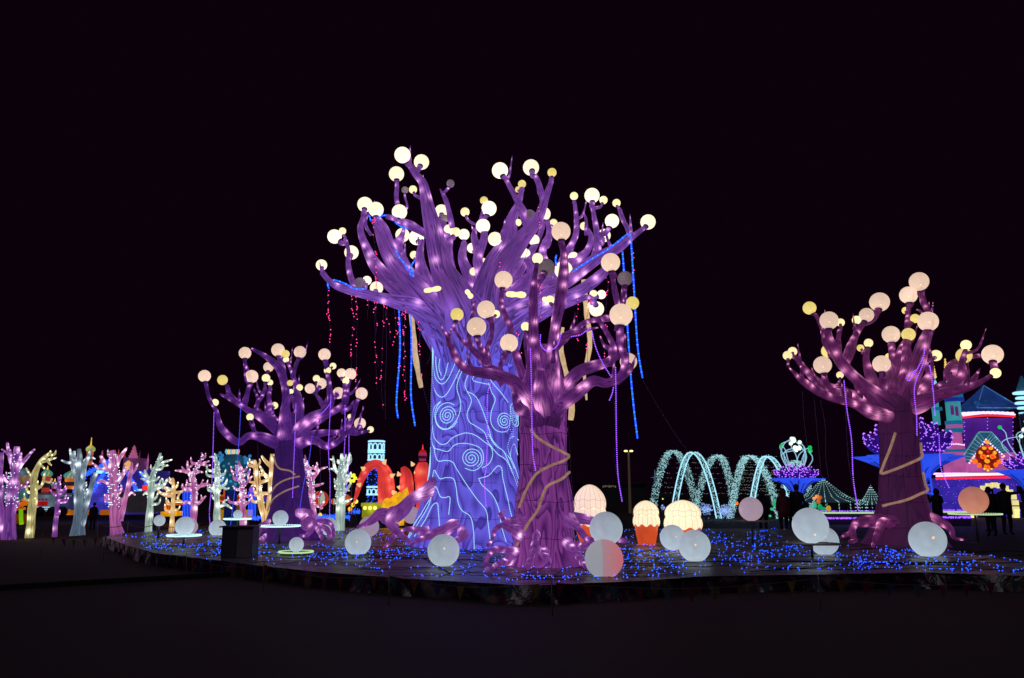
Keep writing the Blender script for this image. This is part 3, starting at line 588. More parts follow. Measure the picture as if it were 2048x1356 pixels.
# ---- the left purple tree
PR3 = [(1080, 580, 70), (1060, 580, 56), (1035, 580, 45), (1010, 580, 38), (961, 578, 32), (908, 577, 27), (870, 577, 26), (840, 577, 20), (825, 576, 10)]
T3 = Tree('smaller purple lantern tree behind the dark cabinet at the left of the stage', (580, 1080), 23.4, PR3, M['violet'], M['violet'], 'lantern trees on the stage', trunk_bulbs=1.2, bk=1.0, vm=3.5)
for dd, P in [
    (-.5, [(573, 880, 20), (571, 830, 12), (573, 794, 9), (568, 759, 8), (557, 734, 8), (532, 713, 6), (511, 701, 4), (502, 697, 2)]), (.2, [(566, 745, 7), (561, 725, 6), (557, 712, 5)]),
    (.5, [(590, 870, 14), (599, 812, 9), (592, 777, 6), (585, 748, 5), (575, 725, 4)]), (.3, [(585, 755, 4), (592, 730, 4), (598, 714, 4)]),
    (-1.6, [(560, 888, 13), (522, 874, 9), (497, 872, 8), (479, 885, 8), (458, 872, 8), (440, 851, 7), (433, 823, 5), (419, 798, 4), (411, 766, 4)]),
    (-.3, [(560, 860, 14), (532, 838, 11), (500, 823, 8), (479, 809, 7), (461, 798, 5), (440, 788, 2)]), (-.3, [(478, 806, 5), (461, 791, 5), (455, 772, 4)]), (.2, [(488, 810, 6), (497, 777, 5), (503, 766, 4)]),
    (1.2, [(560, 850, 10), (543, 833, 8), (538, 800, 6), (540, 772, 4)]), (1.0, [(535, 835, 6), (514, 818, 5), (516, 798, 4), (508, 778, 2)]), (.8, [(516, 805, 4), (528, 785, 4), (531, 765, 3)]),
    (-.6, [(592, 868, 15), (621, 837, 12), (649, 823, 10), (661, 805, 8), (659, 780, 6), (655, 748, 5), (650, 722, 4)]), (.6, [(605, 855, 12), (650, 832, 8), (688, 809, 7), (695, 780, 5), (700, 758, 4)]),
    (-.6, [(600, 875, 12), (649, 865, 7), (688, 862, 7), (706, 830, 5), (713, 805, 5), (720, 795, 4)]), (-1.0, [(685, 862, 5), (705, 866, 5), (722, 866, 4), (734, 862, 3)]), (-1.4, [(598, 885, 12), (628, 880, 9), (656, 892, 8), (681, 879, 7), (695, 863, 4)]),
    (.7, [(650, 820, 6), (640, 800, 4), (628, 784, 3)]), (1.0, [(660, 800, 5), (672, 790, 5), (676, 780, 4)]), (.7, [(688, 806, 5), (690, 770, 4), (684, 756, 4)]), (.2, [(683, 825, 5), (700, 815, 4), (708, 800, 1)]), (1.3, [(600, 860, 8), (590, 810, 5), (583, 790, 4)]), (-1.3, [(656, 890, 5), (664, 878, 4), (676, 866, 1)])]: T3.limb(dd, P, d0=-.15 if dd < -.4 else 0)
T3.globes([(490, 706, 12, 'B'), (556, 700, 13, 'B'), (571, 708, 8, 'Y'), (572, 719, 6, 's'), (600, 704, 12, 'B'), (409, 752, 12, 'B'), (430, 805, 7, 's'), (445, 760, 10, 'Y'), (503, 753, 13, 'B'), (532, 756, 8, 's'), (540, 765, 6, 's'), (537, 734, 10, 'B', .5), (500, 834, 7, 's'), (549, 811, 7, 's'), (599, 775, 6.5, 's'), (580, 766, 6, 'Y'), (582, 783, 5, 's'),
    (649, 709, 12, 'B'), (655, 741, 7, 's'), (666, 732, 6.5, 's'), (701, 748, 11.5, 'B'), (683, 746, 9, 'B'), (692, 762, 7, 's'), (620, 777, 10, 'B'), (642, 767, 11, 'B', .4), (677, 786, 11.5, 'B', .4), (633, 757, 7, 's'), (723, 787, 12, 'B'), (741, 859, 6.5, 's'), (720, 847, 11.5, 'B', .5), (700, 833, 5, 's')])
oC = (480, 860); kC = .1917
for z in [[(385, 280), (420, 360), (470, 410), (560, 430), (605, 470)], [(350, 670), (430, 580), (530, 520), (640, 485)], [(310, 840), (400, 720), (520, 640), (640, 585)]]: T3.vine(Z(oC, kC, z), 1.6, M['vine'], 'vine', .035)
roots(T3, [(-1.0, [(550, 1050, 14), (530, 1050, 9), (515, 1060, 7), (512, 1078, 5)]), (-1.2, [(608, 1050, 12), (622, 1056, 9), (615, 1070, 6), (600, 1072, 4)]), (-1.0, [(620, 1050, 12), (640, 1052, 8), (655, 1060, 6), (662, 1080, 4)]), (-1.0, [(600, 1030, 14), (618, 1025, 9), (625, 1040, 8), (640, 1065, 6), (645, 1078, 4)]), (-1.2, [(540, 1068, 12), (525, 1076, 8), (516, 1084, 4)]), (-.9, [(625, 1045, 8), (650, 1042, 7), (664, 1052, 5), (668, 1072, 4)])], .9)

# ---- the right plum tree
PR4 = [(1090, 1812, 82), (1075, 1811, 72), (1048, 1809, 60), (1003, 1806, 46), (960, 1802, 40), (935, 1801, 38), (890, 1799, 37), (868, 1798, 37), (862, 1798, 39), (845, 1797, 37), (815, 1796, 38), (800, 1797, 34), (788, 1797, 14)]
T4 = Tree('plum lantern tree with tan rope vines standing before the lit castle', (1812, 1090), 20.8, PR4, M['plum'], M['plum'], 'lantern trees on the stage', trunk_bulbs=.7, bk=1.0, vm=3.5)
for dd, P in [
    (-1.2, [(1775, 830, 18), (1745, 825, 14), (1711, 809, 11), (1652, 791, 9), (1608, 764, 8), (1588, 745, 4), (1578, 735, 1)]), (.4, [(1770, 815, 16), (1742, 800, 12), (1690, 782, 9), (1639, 764, 8), (1612, 741, 7), (1594, 718, 6), (1582, 710, 5)]),
    (-.8, [(1780, 815, 20), (1755, 795, 17), (1720, 764, 14), (1688, 732, 12), (1670, 701, 10), (1658, 672, 8), (1657, 656, 7)]), (.8, [(1670, 712, 7), (1652, 690, 6), (1645, 665, 5), (1634, 635, 4), (1624, 625, 4)]), (1.0, [(1680, 725, 7), (1676, 690, 6), (1679, 660, 5)]),
    (.2, [(1688, 735, 9), (1700, 700, 9), (1712, 668, 8), (1727, 645, 6)]), (.5, [(1712, 668, 5), (1710, 655, 4)]), (.6, [(1775, 800, 14), (1748, 765, 11), (1733, 723, 8), (1735, 698, 6)]), (-.2, [(1700, 790, 8), (1665, 782, 8), (1652, 765, 7), (1647, 745, 6)]),
    (1.2, [(1790, 790, 18), (1784, 745, 12), (1785, 719, 9), (1783, 685, 7)]), (-.5, [(1770, 790, 8), (1765, 765, 6), (1763, 745, 5)]), (.8, [(1802, 790, 18), (1803, 740, 12), (1800, 705, 8), (1812, 680, 6)]), (1.4, [(1808, 760, 12), (1813, 700, 8), (1815, 650, 6), (1818, 606, 6)]),
    (-.6, [(1812, 800, 20), (1828, 750, 15), (1842, 701, 14), (1853, 670, 11), (1856, 655, 8)]), (.9, [(1846, 700, 9), (1860, 660, 7), (1857, 630, 6), (1847, 605, 7), (1843, 585, 7)]), (1.0, [(1857, 640, 4), (1864, 620, 2), (1866, 605, .6)]), (1.0, [(1855, 640, 4), (1844, 625, 3), (1832, 618, .7)]),
    (-1.2, [(1815, 815, 20), (1845, 806, 18), (1878, 790, 14), (1918, 780, 10), (1950, 770, 7), (1972, 758, 5), (1984, 749, 4)]), (.3, [(1815, 800, 18), (1850, 770, 12), (1860, 745, 10), (1848, 728, 7), (1862, 718, 5)]), (-.5, [(1880, 785, 12), (1905, 770, 11), (1922, 750, 10), (1925, 722, 7), (1931, 700, 5)]),
    (.4, [(1915, 770, 8), (1895, 748, 7), (1905, 725, 6), (1940, 714, 5), (1966, 711, 5)]), (-.9, [(1935, 772, 6), (1950, 755, 5), (1960, 737, 1)]), (.2, [(1910, 775, 10), (1920, 745, 12), (1905, 735, 9), (1890, 745, 5)]), (-.9, [(1860, 800, 8), (1872, 775, 6), (1885, 765, 5)]), (-1.0, [(1608, 766, 4), (1603, 745, 3), (1601, 728, .7)]), (0, [(1650, 788, 4), (1632, 760, 3), (1622, 738, .7)])]: T4.limb(dd, P, d0=-.25 if dd < -.4 else 0)
T4.globes([(1575, 711, 9, 's'), (1585, 703, 9, 's', .4), (1658, 641, 18, 'B'), (1619, 616, 13, 'Y'), (1681, 645, 8, 's'), (1656, 702, 13, 'Y', .5), (1645, 730, 17.5, 'B'), (1733, 630, 14, 'B'), (1713, 640, 8.5, 's'), (1759, 604, 19, 'B', .4), (1737, 686, 8.5, 's'), (1721, 696, 7, 'Y'), (1782, 669, 17, 'B'), (1763, 728, 17, 'B'), (1779, 715, 9, 'Y', .6),
    (1817, 590, 17, 'B'), (1811, 621, 7, 'Y', .5), (1830, 637, 9, 'Y'), (1817, 669, 13, 'Y'), (1856, 643, 19.5, 'B'), (1838, 563, 18.5, 'B'), (1991, 746, 10, 's'), (1932, 690, 10, 's'), (1928, 711, 15, 'Y', .5), (1985, 709, 19.5, 'B'), (1872, 711, 11, 's'), (1680, 750, 7, 's', .4)])
oD = (1700, 860); kD = .2566
for z in [[(300, 30), (275, 150), (248, 300), (243, 340), (300, 310), (400, 260), (500, 215), (533, 160), (530, 100)], [(545, 330), (558, 430), (550, 470), (450, 500), (350, 545), (235, 590)]]: T4.vine(Z(oD, kD, z), 2.6, M['vine'], 'vine', .035)
roots(T4, [(-1.2, [(1765, 1040, 15), (1735, 1042, 11), (1712, 1048, 9), (1702, 1068, 8), (1710, 1080, 6), (1698, 1084, 4)]), (-1.3, [(1790, 1045, 16), (1765, 1044, 14), (1758, 1060, 9), (1750, 1080, 6), (1746, 1093, 5)]), (-1.1, [(1860, 1040, 16), (1885, 1045, 12), (1902, 1060, 8), (1908, 1075, 6), (1928, 1079, 3)]), (-1.2, [(1705, 1065, 7), (1690, 1070, 5), (1682, 1076, 3)])], .9)

# ------------------------------------------------------------------ balls on the stage
def ball(x, y, r, label, mat='g_ball', z=ZP, bulb='bulb', Y=None, pos=(.05, -.5, .1), bs=.05):
    if Y is None: Y = G(x, y+r*.97, z)[1]+.02
    R = r*S(y, Y); c = W(x, y, Y)
    o = tag(sphere('ball_lamp', c, R, M[mat]), label, 'ball lamp', 'big plastic ball lamps'); ORG[o.name] = c
    if bulb:
        b = link('bulb', unit_sphere(M[bulb], False), o, pos); b.scale = (bs,)*3
    return c, R, Y
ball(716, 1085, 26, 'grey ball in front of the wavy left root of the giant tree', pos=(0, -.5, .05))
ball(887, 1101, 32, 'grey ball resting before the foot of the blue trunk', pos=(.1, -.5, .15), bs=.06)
ball(1212, 1057, 33, 'plain grey-blue ball directly above and behind the ball with the painted red reflection', bulb=None, Y=16.6)
# grey ball with a red reflection painted into the glow of its right half
t = NT('painted_red_reflection_ball'); tc = t.n('TexCoord'); sx_ = t.n('SeparateXYZ'); t.l(tc.outputs['Object'], sx_.inputs[0])
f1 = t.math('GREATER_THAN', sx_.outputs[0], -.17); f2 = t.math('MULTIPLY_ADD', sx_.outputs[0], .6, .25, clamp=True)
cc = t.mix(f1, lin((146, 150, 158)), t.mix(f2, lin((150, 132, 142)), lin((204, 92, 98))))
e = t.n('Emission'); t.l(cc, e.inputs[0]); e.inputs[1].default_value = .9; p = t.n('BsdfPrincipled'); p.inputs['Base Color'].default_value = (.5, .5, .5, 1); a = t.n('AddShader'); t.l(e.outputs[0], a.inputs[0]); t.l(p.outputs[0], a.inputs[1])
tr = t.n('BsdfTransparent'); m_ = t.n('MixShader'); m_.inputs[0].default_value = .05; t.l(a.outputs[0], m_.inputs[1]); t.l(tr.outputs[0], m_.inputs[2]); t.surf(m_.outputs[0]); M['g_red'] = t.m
ball(1208, 1118, 38.5, 'ball with a red reflection painted on its right half beside the near purple trunk', 'g_red', bulb='bulbred', pos=(.2, -.5, .08))
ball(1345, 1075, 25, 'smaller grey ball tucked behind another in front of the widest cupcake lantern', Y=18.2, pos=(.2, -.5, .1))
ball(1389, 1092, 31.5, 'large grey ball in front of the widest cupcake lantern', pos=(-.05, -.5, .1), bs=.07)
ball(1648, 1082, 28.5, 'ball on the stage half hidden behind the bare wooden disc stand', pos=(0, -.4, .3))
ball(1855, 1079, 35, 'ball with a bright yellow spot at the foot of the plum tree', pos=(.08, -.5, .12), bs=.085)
ball(380, 1054, 15, 'mauve ball partly hidden behind the pale ball on the low glowing disc', 'g_pinkball', bulb=None, Y=24.5)
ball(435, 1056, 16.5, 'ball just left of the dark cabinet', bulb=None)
ball(648, 1049, 13, 'rear one of two grey balls by the white glowing sapling', 'g_pinkball', bulb=None, Y=26.5)
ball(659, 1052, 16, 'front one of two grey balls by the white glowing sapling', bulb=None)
ball(738, 1053, 20, 'dim ball behind the arching left root of the giant tree', 'g_pinkball', bulb=None, Y=24)
ball(823, 1030, 17, 'pink tinged ball seen through the gap between root and blue trunk', 'g_pinkball', bulb=None, Y=24.5)
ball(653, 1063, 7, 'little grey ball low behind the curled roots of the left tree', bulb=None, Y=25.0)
# balls on posts with discs
def stand(x, yd, hw, r, yc, Y, lab_s, lab_b, lit='cool', bmat='g_ball', disc=True, pos=(.05, -.5, .0), base=ZP, bulb='bulb'):
    c = W(x, yd, Y); st = thing('disc_stand' if disc else 'post_stand', lab_s, 'stand', (c[0], c[1], base), 'stands carrying ball lamps')
    mb = MB(); cyl(mb, (c[0], c[1], base), (c[0], c[1], c[2]-.02), .03, 8); build(mb, 'post', M['post'], st)
    mb = MB(); lathe(mb, c[0], c[1], [(base, .16), (base+.015, .16), (base+.02, .03)], 14); build(mb, 'foot_plate', M['post'], st)
    if disc:
        R = hw*S(yd, Y); mb = MB()
        if lit == 'wood':
            for k in range(9):      # bare laths nailed across two battens
                xx = (k-4)/4.5*R*.9; h = math.sqrt(max(0, R*R-xx*xx)); box(mb, (c[0]-h, c[1]+xx-.045, c[2]+.002*(k % 2)), (c[0]+h, c[1]+xx+.035, c[2]+.018+.002*(k % 2)))
            build(mb, 'disc', M['wood'], st, smooth=False)
        else:
            lathe(mb, c[0], c[1], [(c[2]-.01, R*.97), (c[2], R), (c[2]+.012, R), (c[2]+.016, R*.96)], 40); build(mb, 'disc', M['disc_'+lit], st)
            mb = MB(); a = np.arange(61)/60*6.2832; line(mb, np.stack([c[0]+R*1.01*np.cos(a), c[1]+R*1.01*np.sin(a), np.full(61, c[2]+.01)], -1), .014, 5, step=.3)
            for q in a[::1]: dot(mb, (c[0]+R*1.01*math.cos(q), c[1]+R*1.01*math.sin(q), c[2]+.02), .02)
            build(mb, 'light_ring', M['ring_'+lit], st)
    RR = r*S(yc, Y); zc = c[2]+RR+.01
    o = tag(sphere('ball_lamp', (c[0], c[1], zc), RR, M[bmat]), lab_b, 'ball lamp', 'big plastic ball lamps'); ORG[o.name] = np.array([c[0], c[1], zc])
    if bulb: b = link('bulb', unit_sphere(M[bulb], False), o, pos); b.scale = (.06,)*3
M['wood'] = solid('grey_lath_wood', (.22, .17, .13), .8, 0, .4, 20)
M['disc_cool'] = glow('frosted_disc_cool', (120, 160, 165), .55); M['ring_cool'] = glow('cool_ring_light', (195, 240, 240), 1.5, sample=False)
M['disc_green'] = glow('frosted_disc_green', (95, 115, 85), .3); M['ring_green'] = glow('green_white_ring_light', (200, 232, 175), .9, sample=False)
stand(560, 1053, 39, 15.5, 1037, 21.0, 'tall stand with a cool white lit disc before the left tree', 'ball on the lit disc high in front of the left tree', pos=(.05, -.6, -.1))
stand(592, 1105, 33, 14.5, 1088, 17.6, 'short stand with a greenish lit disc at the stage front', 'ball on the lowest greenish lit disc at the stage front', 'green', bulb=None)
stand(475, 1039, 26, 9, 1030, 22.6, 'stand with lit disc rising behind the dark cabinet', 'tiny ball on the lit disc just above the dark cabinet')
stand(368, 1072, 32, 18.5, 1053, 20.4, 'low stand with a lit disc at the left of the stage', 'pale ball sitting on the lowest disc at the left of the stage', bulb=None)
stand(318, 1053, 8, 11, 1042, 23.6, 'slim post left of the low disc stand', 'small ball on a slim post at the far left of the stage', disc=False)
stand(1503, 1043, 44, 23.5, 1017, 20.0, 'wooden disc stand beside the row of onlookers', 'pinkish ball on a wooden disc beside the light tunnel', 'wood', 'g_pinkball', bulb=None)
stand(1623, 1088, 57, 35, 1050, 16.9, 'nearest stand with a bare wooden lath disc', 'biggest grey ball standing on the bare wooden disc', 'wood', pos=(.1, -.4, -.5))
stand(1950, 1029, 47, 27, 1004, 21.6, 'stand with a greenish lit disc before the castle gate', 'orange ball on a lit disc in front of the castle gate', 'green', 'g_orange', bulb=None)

# ------------------------------------------------------------------ dark cabinet
q = G(472, 1117, ZP); Yc = q[1]; kx = S(1085, Yc)
cab = thing('cabinet', 'dark metal utility cabinet standing at the stage edge by the left tree', 'cabinet', (q[0], Yc+.2, ZP))
M['cabm'] = solid('dark_cabinet_paint', (.10, .10, .105), .5, .2, .3, 4); M['cabs'] = solid('cabinet_side_paint', (.26, .25, .25), .5, .1, .2, 4)
x0, x1 = q[0]-31*kx, q[0]+31*kx; h = 60*kx; yf = Yc
mb = MB(); box(mb, (x0, yf, ZP), (x1, yf+.42, ZP+h)); build(mb, 'body', M['cabm'], cab, smooth=False)
mb = MB(); box(mb, (x0+.01, yf-.016, ZP+.02), (q[0]-.01, yf-.003, ZP+h-.03)); dr = build(mb, 'door', M['cabm'], cab, smooth=False)
mb = MB(); box(mb, (q[0]-.05, yf-.035, ZP+h*.45), (q[0]-.03, yf-.017, ZP+h*.6)); build(mb, 'handle', M['post'], dr, smooth=False)
mb = MB(); box(mb, (q[0]+.003, yf-.016, ZP+.02), (x1-.01, yf-.003, ZP+h-.03)); build(mb, 'door', M['cabs'], cab, smooth=False)
mb = MB(); box(mb, (x0-.05, yf-.05, ZP+h+.002), (x1+.02, yf+.45, ZP+h+.03)); build(mb, 'lid', M['cabm'], cab, smooth=False)

# ------------------------------------------------------------------ cupcake lanterns
M['icing'] = glow('icing_silk', (255, 226, 205), 1.05, .22, 1.3); M['icing_warm'] = glow('icing_silk_warm', (255, 240, 200), 1.15, .2, 1.3)
M['cake'] = glow('orange_silk', (226, 84, 38), .85, .45, 2.2)
def cupcake(cx, top, bot, hw, yo, Y, label, mat):
    c = W(cx, bot, Y); k = S((top+bot)/2, Y); H = W(cx, top, Y)[2]-ZP; zo = W(cx, yo, Y)[2]; R = hw*k
    e = thing('cupcake_lantern', label, 'cupcake lantern', (c[0], Y, ZP), 'glowing cupcake lanterns')
    n = 48; cyx = (c[0], Y)
    def shell(name, prof, m, wv=0):
        mb = MB(); th = np.arange(n)/n*6.2832; v = []
        for i, (z, r) in enumerate(prof):
            for t_ in th:
                dz = wv*math.cos(t_*9) if (i == 0) else 0
                rr = r*(1+.02*abs(math.cos(t_*4.5))) ; v.append((c[0]+rr*math.cos(t_), Y+rr*math.sin(t_), z+dz))
        m_ = len(prof); f = [(i*n+j, i*n+(j+1) % n, (i+1)*n+(j+1) % n, (i+1)*n+j) for i in range(m_-1) for j in range(n)]; f.append(tuple(range((m_-1)*n, m_*n)))
        mb.add(v, f); return build(mb, name, m, e)
    T = ZP+H; h2 = T-zo; zm = zo+h2*.42
    shell('cup', [(ZP, R*.62), (ZP+(zo-ZP)*.5, R*.78), (zo+.05, R*.9)], M['cake'])
    lp = [(zo, R*.93), (zo+h2*.06, R*.99), (zo+h2*.15, R*1.0), (zo+h2*.28, R*.97), (zo+h2*.38, R*.90), (zm, R*.86)]
    shell('icing_skirt', lp, mat, .035)
    tp = [(zm-.01, R*.89), (zm+h2*.07, R*.94), (zm+h2*.2, R*.92), (zm+h2*.34, R*.80), (zm+h2*.45, R*.6), (zm+h2*.53, R*.38), (zm+h2*.57, R*.18), (T, .02)]
    shell('icing_top', tp, mat, .03)
    mb = MB()
    for j in range(18):
        a = j/18*6.2832+.1
        for pf in (lp, tp): line(mb, np.array([(c[0]+r*1.02*math.cos(a), Y+r*1.02*math.sin(a), z) for z, r in pf]), .003, 4, step=.15)
    for zz, r in ((tp[2][0], tp[2][1]), (lp[5][0]+.01, lp[5][1]+.03)):
        a = np.arange(73)/72*6.2832; line(mb, np.stack([c[0]+r*1.025*np.cos(a), Y+r*1.025*np.sin(a), zz+.02*np.cos(a*9)], -1), .0035, 4, step=.3)
    build(mb, 'wire_frame', M['vine'], e)
cupcake(1181, 969, 1082, 34, 1050, 22.2, 'tallest cupcake lantern, beside the near purple trunk', M['icing'])
cupcake(1294, 1001, 1090, 26.5, 1050, 21.0, 'slimmest cupcake lantern with its orange cup in full view', M['icing_warm'])
cupcake(1368, 1000, 1091, 37.5, 1056, 21.0, 'widest cupcake lantern, its cup hidden by two grey balls', M['icing_warm'])

# ------------------------------------------------------------------ ropes of light hanging from the trees
def rope(pts, Y, mat, label, r=1.1, mode='tube', grp='hanging ropes of light', dY=0, cat='rope light', sp=2.6):
    P = np.array([W(x, y, Y+(dY*i/(len(pts)-1))) for i, (x, y) in enumerate(pts)]); k = S(800, Y); o0 = P[0]
    e = thing('rope_light', label, cat, tuple(o0), grp)
    if mode == 'tube':
        mb = MB(); line(mb, P, r*k, 6, step=.1); build(mb, 'glowing_tube', M[mat], e)
        mb = MB(); q = spline(P, 7*k)
        for i in range(1, len(q)-1, 2): cyl(mb, q[i]-(q[i+1]-q[i])*.06, q[i]+(q[i+1]-q[i])*.06, r*k*1.15, 6)
        build(mb, 'joint_bands', M['neonblue_w'] if mat == 'neonblue' else M[mat], e)
    else:
        mb = MB(); line(mb, P, .35*k, 4, step=.1); build(mb, 'cord', M['cable'], e)
        mb = MB(); dots_along(mb, P, sp*k, r*k); build(mb, 'bulbs', M[mat], e, kind='stuff')
for pts, lb, Y in [
    ([(798, 618), (800, 700), (793, 800), (796, 836)], 'bright blue rope hanging left of the cream root under the giant tree', 20.4),
    ([(821, 604), (823, 700), (822, 790), (830, 852)], 'longest blue rope beside the cream root left of the blue trunk', 20.2),
    ([(1262, 480), (1267, 560), (1275, 690), (1285, 756)], 'outermost blue rope hanging from the long right limb', 20.3),
    ([(1245, 503), (1249, 560), (1260, 730), (1267, 810), (1275, 877)], 'longest blue rope at the right, ending lowest in the dark', 20.5),
    ([(658, 577), (655, 565), (668, 560), (692, 568), (708, 577), (732, 578)], 'blue rope draped over the lowest left limb', 19.5),
    ([(738, 430), (742, 442)], 'short blue rope under the twin globes at upper left', 19.7), ([(756, 436), (765, 431), (773, 431)], 'short blue rope curling over the limb tip with twin globes', 19.6),
    ([(790, 444), (802, 453), (816, 457)], 'blue rope laid along the dark side branch', 19.8), ([(790, 498), (799, 515), (810, 528), (816, 541)], 'blue rope snaking over the second left limb', 19.6),
    ([(829, 521), (821, 535), (821, 548), (827, 552), (825, 542), (820, 536)], 'blue rope knotted in a small loop between the left limbs', 19.7),
    ([(1147, 542), (1180, 520), (1215, 499), (1240, 480), (1258, 467), (1263, 480)], 'blue rope stretched along the long right limb', 19.9), ([(1113, 510), (1111, 520), (1113, 532)], 'short blue rope behind the near tree', 20.3)]:
    rope(pts, Y, 'neonblue', lb, 1.45)
for pts, lb, Y in [
    ([(1061, 698), (1063, 780), (1064, 860), (1066, 910), (1071, 940)], 'purple dotted string running straight down the near trunk', 14.4),
    ([(1081, 670), (1081, 688), (1092, 701), (1108, 697), (1116, 688), (1122, 669)], 'purple dotted string looped on the near tree between two limbs', 14.3),
    ([(1143, 673), (1160, 670), (1172, 662), (1181, 657)], 'purple dotted string lying on the pointed dark branch', 14.7), ([(1184, 663), (1190, 690), (1203, 722), (1220, 750)], 'purple dotted string slanting to the lower right limb', 14.4),
    ([(1227, 775), (1224, 788), (1219, 800)], 'short purple dotted string under the right limb of the near tree', 14.3), ([(1231, 735), (1232, 800), (1233, 880), (1236, 950), (1244, 1002)], 'purple dotted string hanging free at the right of the near tree', 14.3),
    ([(982, 765), (975, 790), (975, 850), (973, 930), (969, 960), (972, 1012)], 'purple dotted string crossing the blue trunk', 19.0),
    ([(1688, 762), (1694, 820), (1703, 880), (1706, 950), (1711, 990), (1716, 1018)], 'purple dotted string hanging left of the plum trunk', 19.5),
    ([(1850, 695), (1846, 715), (1832, 742), (1818, 761), (1814, 752), (1830, 741)], 'purple dotted string knotted high in the plum tree', 19.3), ([(1846, 728), (1829, 775), (1833, 830), (1834, 870)], 'purple dotted string down the right side of the plum trunk', 19.3),
    ([(1850, 728), (1859, 731), (1866, 780), (1870, 830)], 'purple dotted string falling from the right limb of the plum tree', 19.4), ([(1878, 870), (1881, 930), (1889, 955), (1898, 975)], 'faint purple dotted tail near the ladder', 22.4)]:
    rope(pts, Y, 'ledpurple', lb, 1.45, 'dots', 'purple dotted light strings', sp=3.8)
for pts, lb, Y, mt in [
    ([(428, 825), (426, 900), (424, 960), (419, 1020), (420, 1050)], 'violet rope at the outer left of the left tree', 22.2, 'ledpurple'), ([(482, 805), (478, 880), (472, 960), (466, 1010), (461, 1052)], 'blue rope hanging down to the dark cabinet', 22.3, 'ledblue'),
    ([(592, 808), (590, 870), (587, 940), (585, 995)], 'violet rope over the trunk of the left tree', 22.3, 'ledpurple'), ([(624, 873), (618, 920), (606, 975), (598, 1032)], 'slanting blue rope right of the left trunk', 22.4, 'ledblue'),
    ([(662, 790), (659, 850), (657, 900), (660, 960), (659, 1035)], 'long violet rope right of the left tree', 22.4, 'ledpurple'), ([(662, 805), (650, 820), (636, 832)], 'violet rope lying along the right limb of the left tree', 22.5, 'ledpurple'), ([(690, 811), (690, 870), (688, 915)], 'violet rope above the white glowing sapling', 22.8, 'ledpurple'), ([(698, 870), (697, 930), (692, 985)], 'short violet rope at the far right of the left tree', 23.0, 'ledpurple')]:
    rope(pts, Y, mt, lb, 1.0, 'dots', sp=2.6)
# pink fairy strings
PK = [[657, 575, 700, 20.0], [704, 583, 740, 20.0], [712, 588, 790, 20.0], [738, 595, 640, 20.1], [752, 590, 780, 20.0], [757, 600, 735, 20.2], [768, 598, 820, 20.0], [775, 600, 680, 20.3], [785, 595, 690, 20.2], [800, 600, 745, 20.2], [812, 590, 800, 20.0], [806, 610, 760, 20.4], [838, 630, 700, 20.5], [843, 640, 755, 20.3],
      [743, 440, 590, 19.6], [752, 430, 560, 19.7], [1158, 585, 690, 20.5], [1178, 590, 740, 20.4], [1211, 550, 650, 20.3], [1212, 650, 725, 20.5], [1035, 660, 740, 19.6], [1041, 700, 760, 19.6], [1262, 500, 640, 20.4], [1078, 410, 460, 19.4], [1004, 520, 560, 19.4], [1084, 570, 640, 19.8], [1225, 560, 600, 20.2]]
lb = ['hanging alone at the tip of the lowest left limb', 'second from the outer left under the giant tree', 'bunched at its end above the left tree', 'short, under the middle of the lowest left limb', 'long and straight under the root of the left limb', 'thin, twisted round its longer neighbour',
      'longest, nearly touching the left tree globes', 'short, among the longer strings left of the ropes', 'between the bunch and the first blue rope', 'tangled with the first blue rope', 'between the two long blue ropes', 'mostly behind the first blue rope', 'short, right of the cream root', 'dense, between cream root and blue trunk',
      'from the upper left limb with twin globes', 'draped over the second left limb', 'near the twin cream roots at right', 'left of the lit cluster at right', 'falling past the long right limb', 'inside the fork of the near tree', 'left of the near trunk top', 'beside the near trunk, lower', 'between the two outer blue ropes', 'high on the big right limb', 'below the big crossing limbs', 'in front of the right crotch', 'above the dim grey globe']
for (x, y0, y1, Y), l_ in zip(PK, lb):
    n = 6; xs_ = x+np.cumsum(RNG.normal(0, 2.2, n)); ys = np.linspace(y0, y1, n); P = np.array([W(a, b, Y) for a, b in zip(xs_, ys)])
    e = thing('fairy_string', 'thin string of pink bulbs '+l_, 'fairy lights', tuple(P[0]), 'pink fairy light strings'); k = S(700, Y)
    mb = MB(); line(mb, P, .38*k, 4, step=.15); build(mb, 'cord', M['cable'], e)
    mb = MB(); q = spline(P, 3.5*k); on = False; 
    for i, p_ in enumerate(q):
        if RNG.uniform() < (.16 if on else .12): on = not on
        if (on and RNG.uniform() < .4) or RNG.uniform() < .03 or i in (2, 5): dot(mb, p_+np.array([RNG.normal(0, 1.3)*k, -.01, 0]), 1.2*k)
    build(mb, 'bulbs', M['ledpink'], e, kind='stuff')
def cablet(pts, Y, label, r=.5):
    mb = MB(); line(mb, np.array([W(x, y, Y) for x, y in pts]), r*S(800, Y), 5, step=.2); solo(mb, 'cable', M['cable'], label, 'cable', 'unlit hanging cables')
cablet([(1605, 783), (1608, 840), (1615, 892)], 19.8, 'unlit grey cable hanging furthest left of the plum tree'); cablet([(1628, 795), (1634, 860), (1640, 920), (1643, 958)], 19.8, 'second unlit cable left of the plum tree, behind its long limb')
cablet([(1641, 800), (1650, 850), (1652, 920), (1658, 962)], 19.9, 'third unlit cable, next to the tent peak'); cablet([(1688, 765), (1692, 840), (1697, 920), (1706, 975)], 19.7, 'unlit cable twinned with the purple string left of the plum trunk')
cablet([(1137, 850), (1140, 900), (1143, 960), (1150, 1010)], 15.2, 'unlit cable down the right side of the near trunk'); cablet([(1228, 800), (1231, 870), (1229, 920), (1236, 960)], 14.3, 'unlit cable alongside the free hanging purple string')
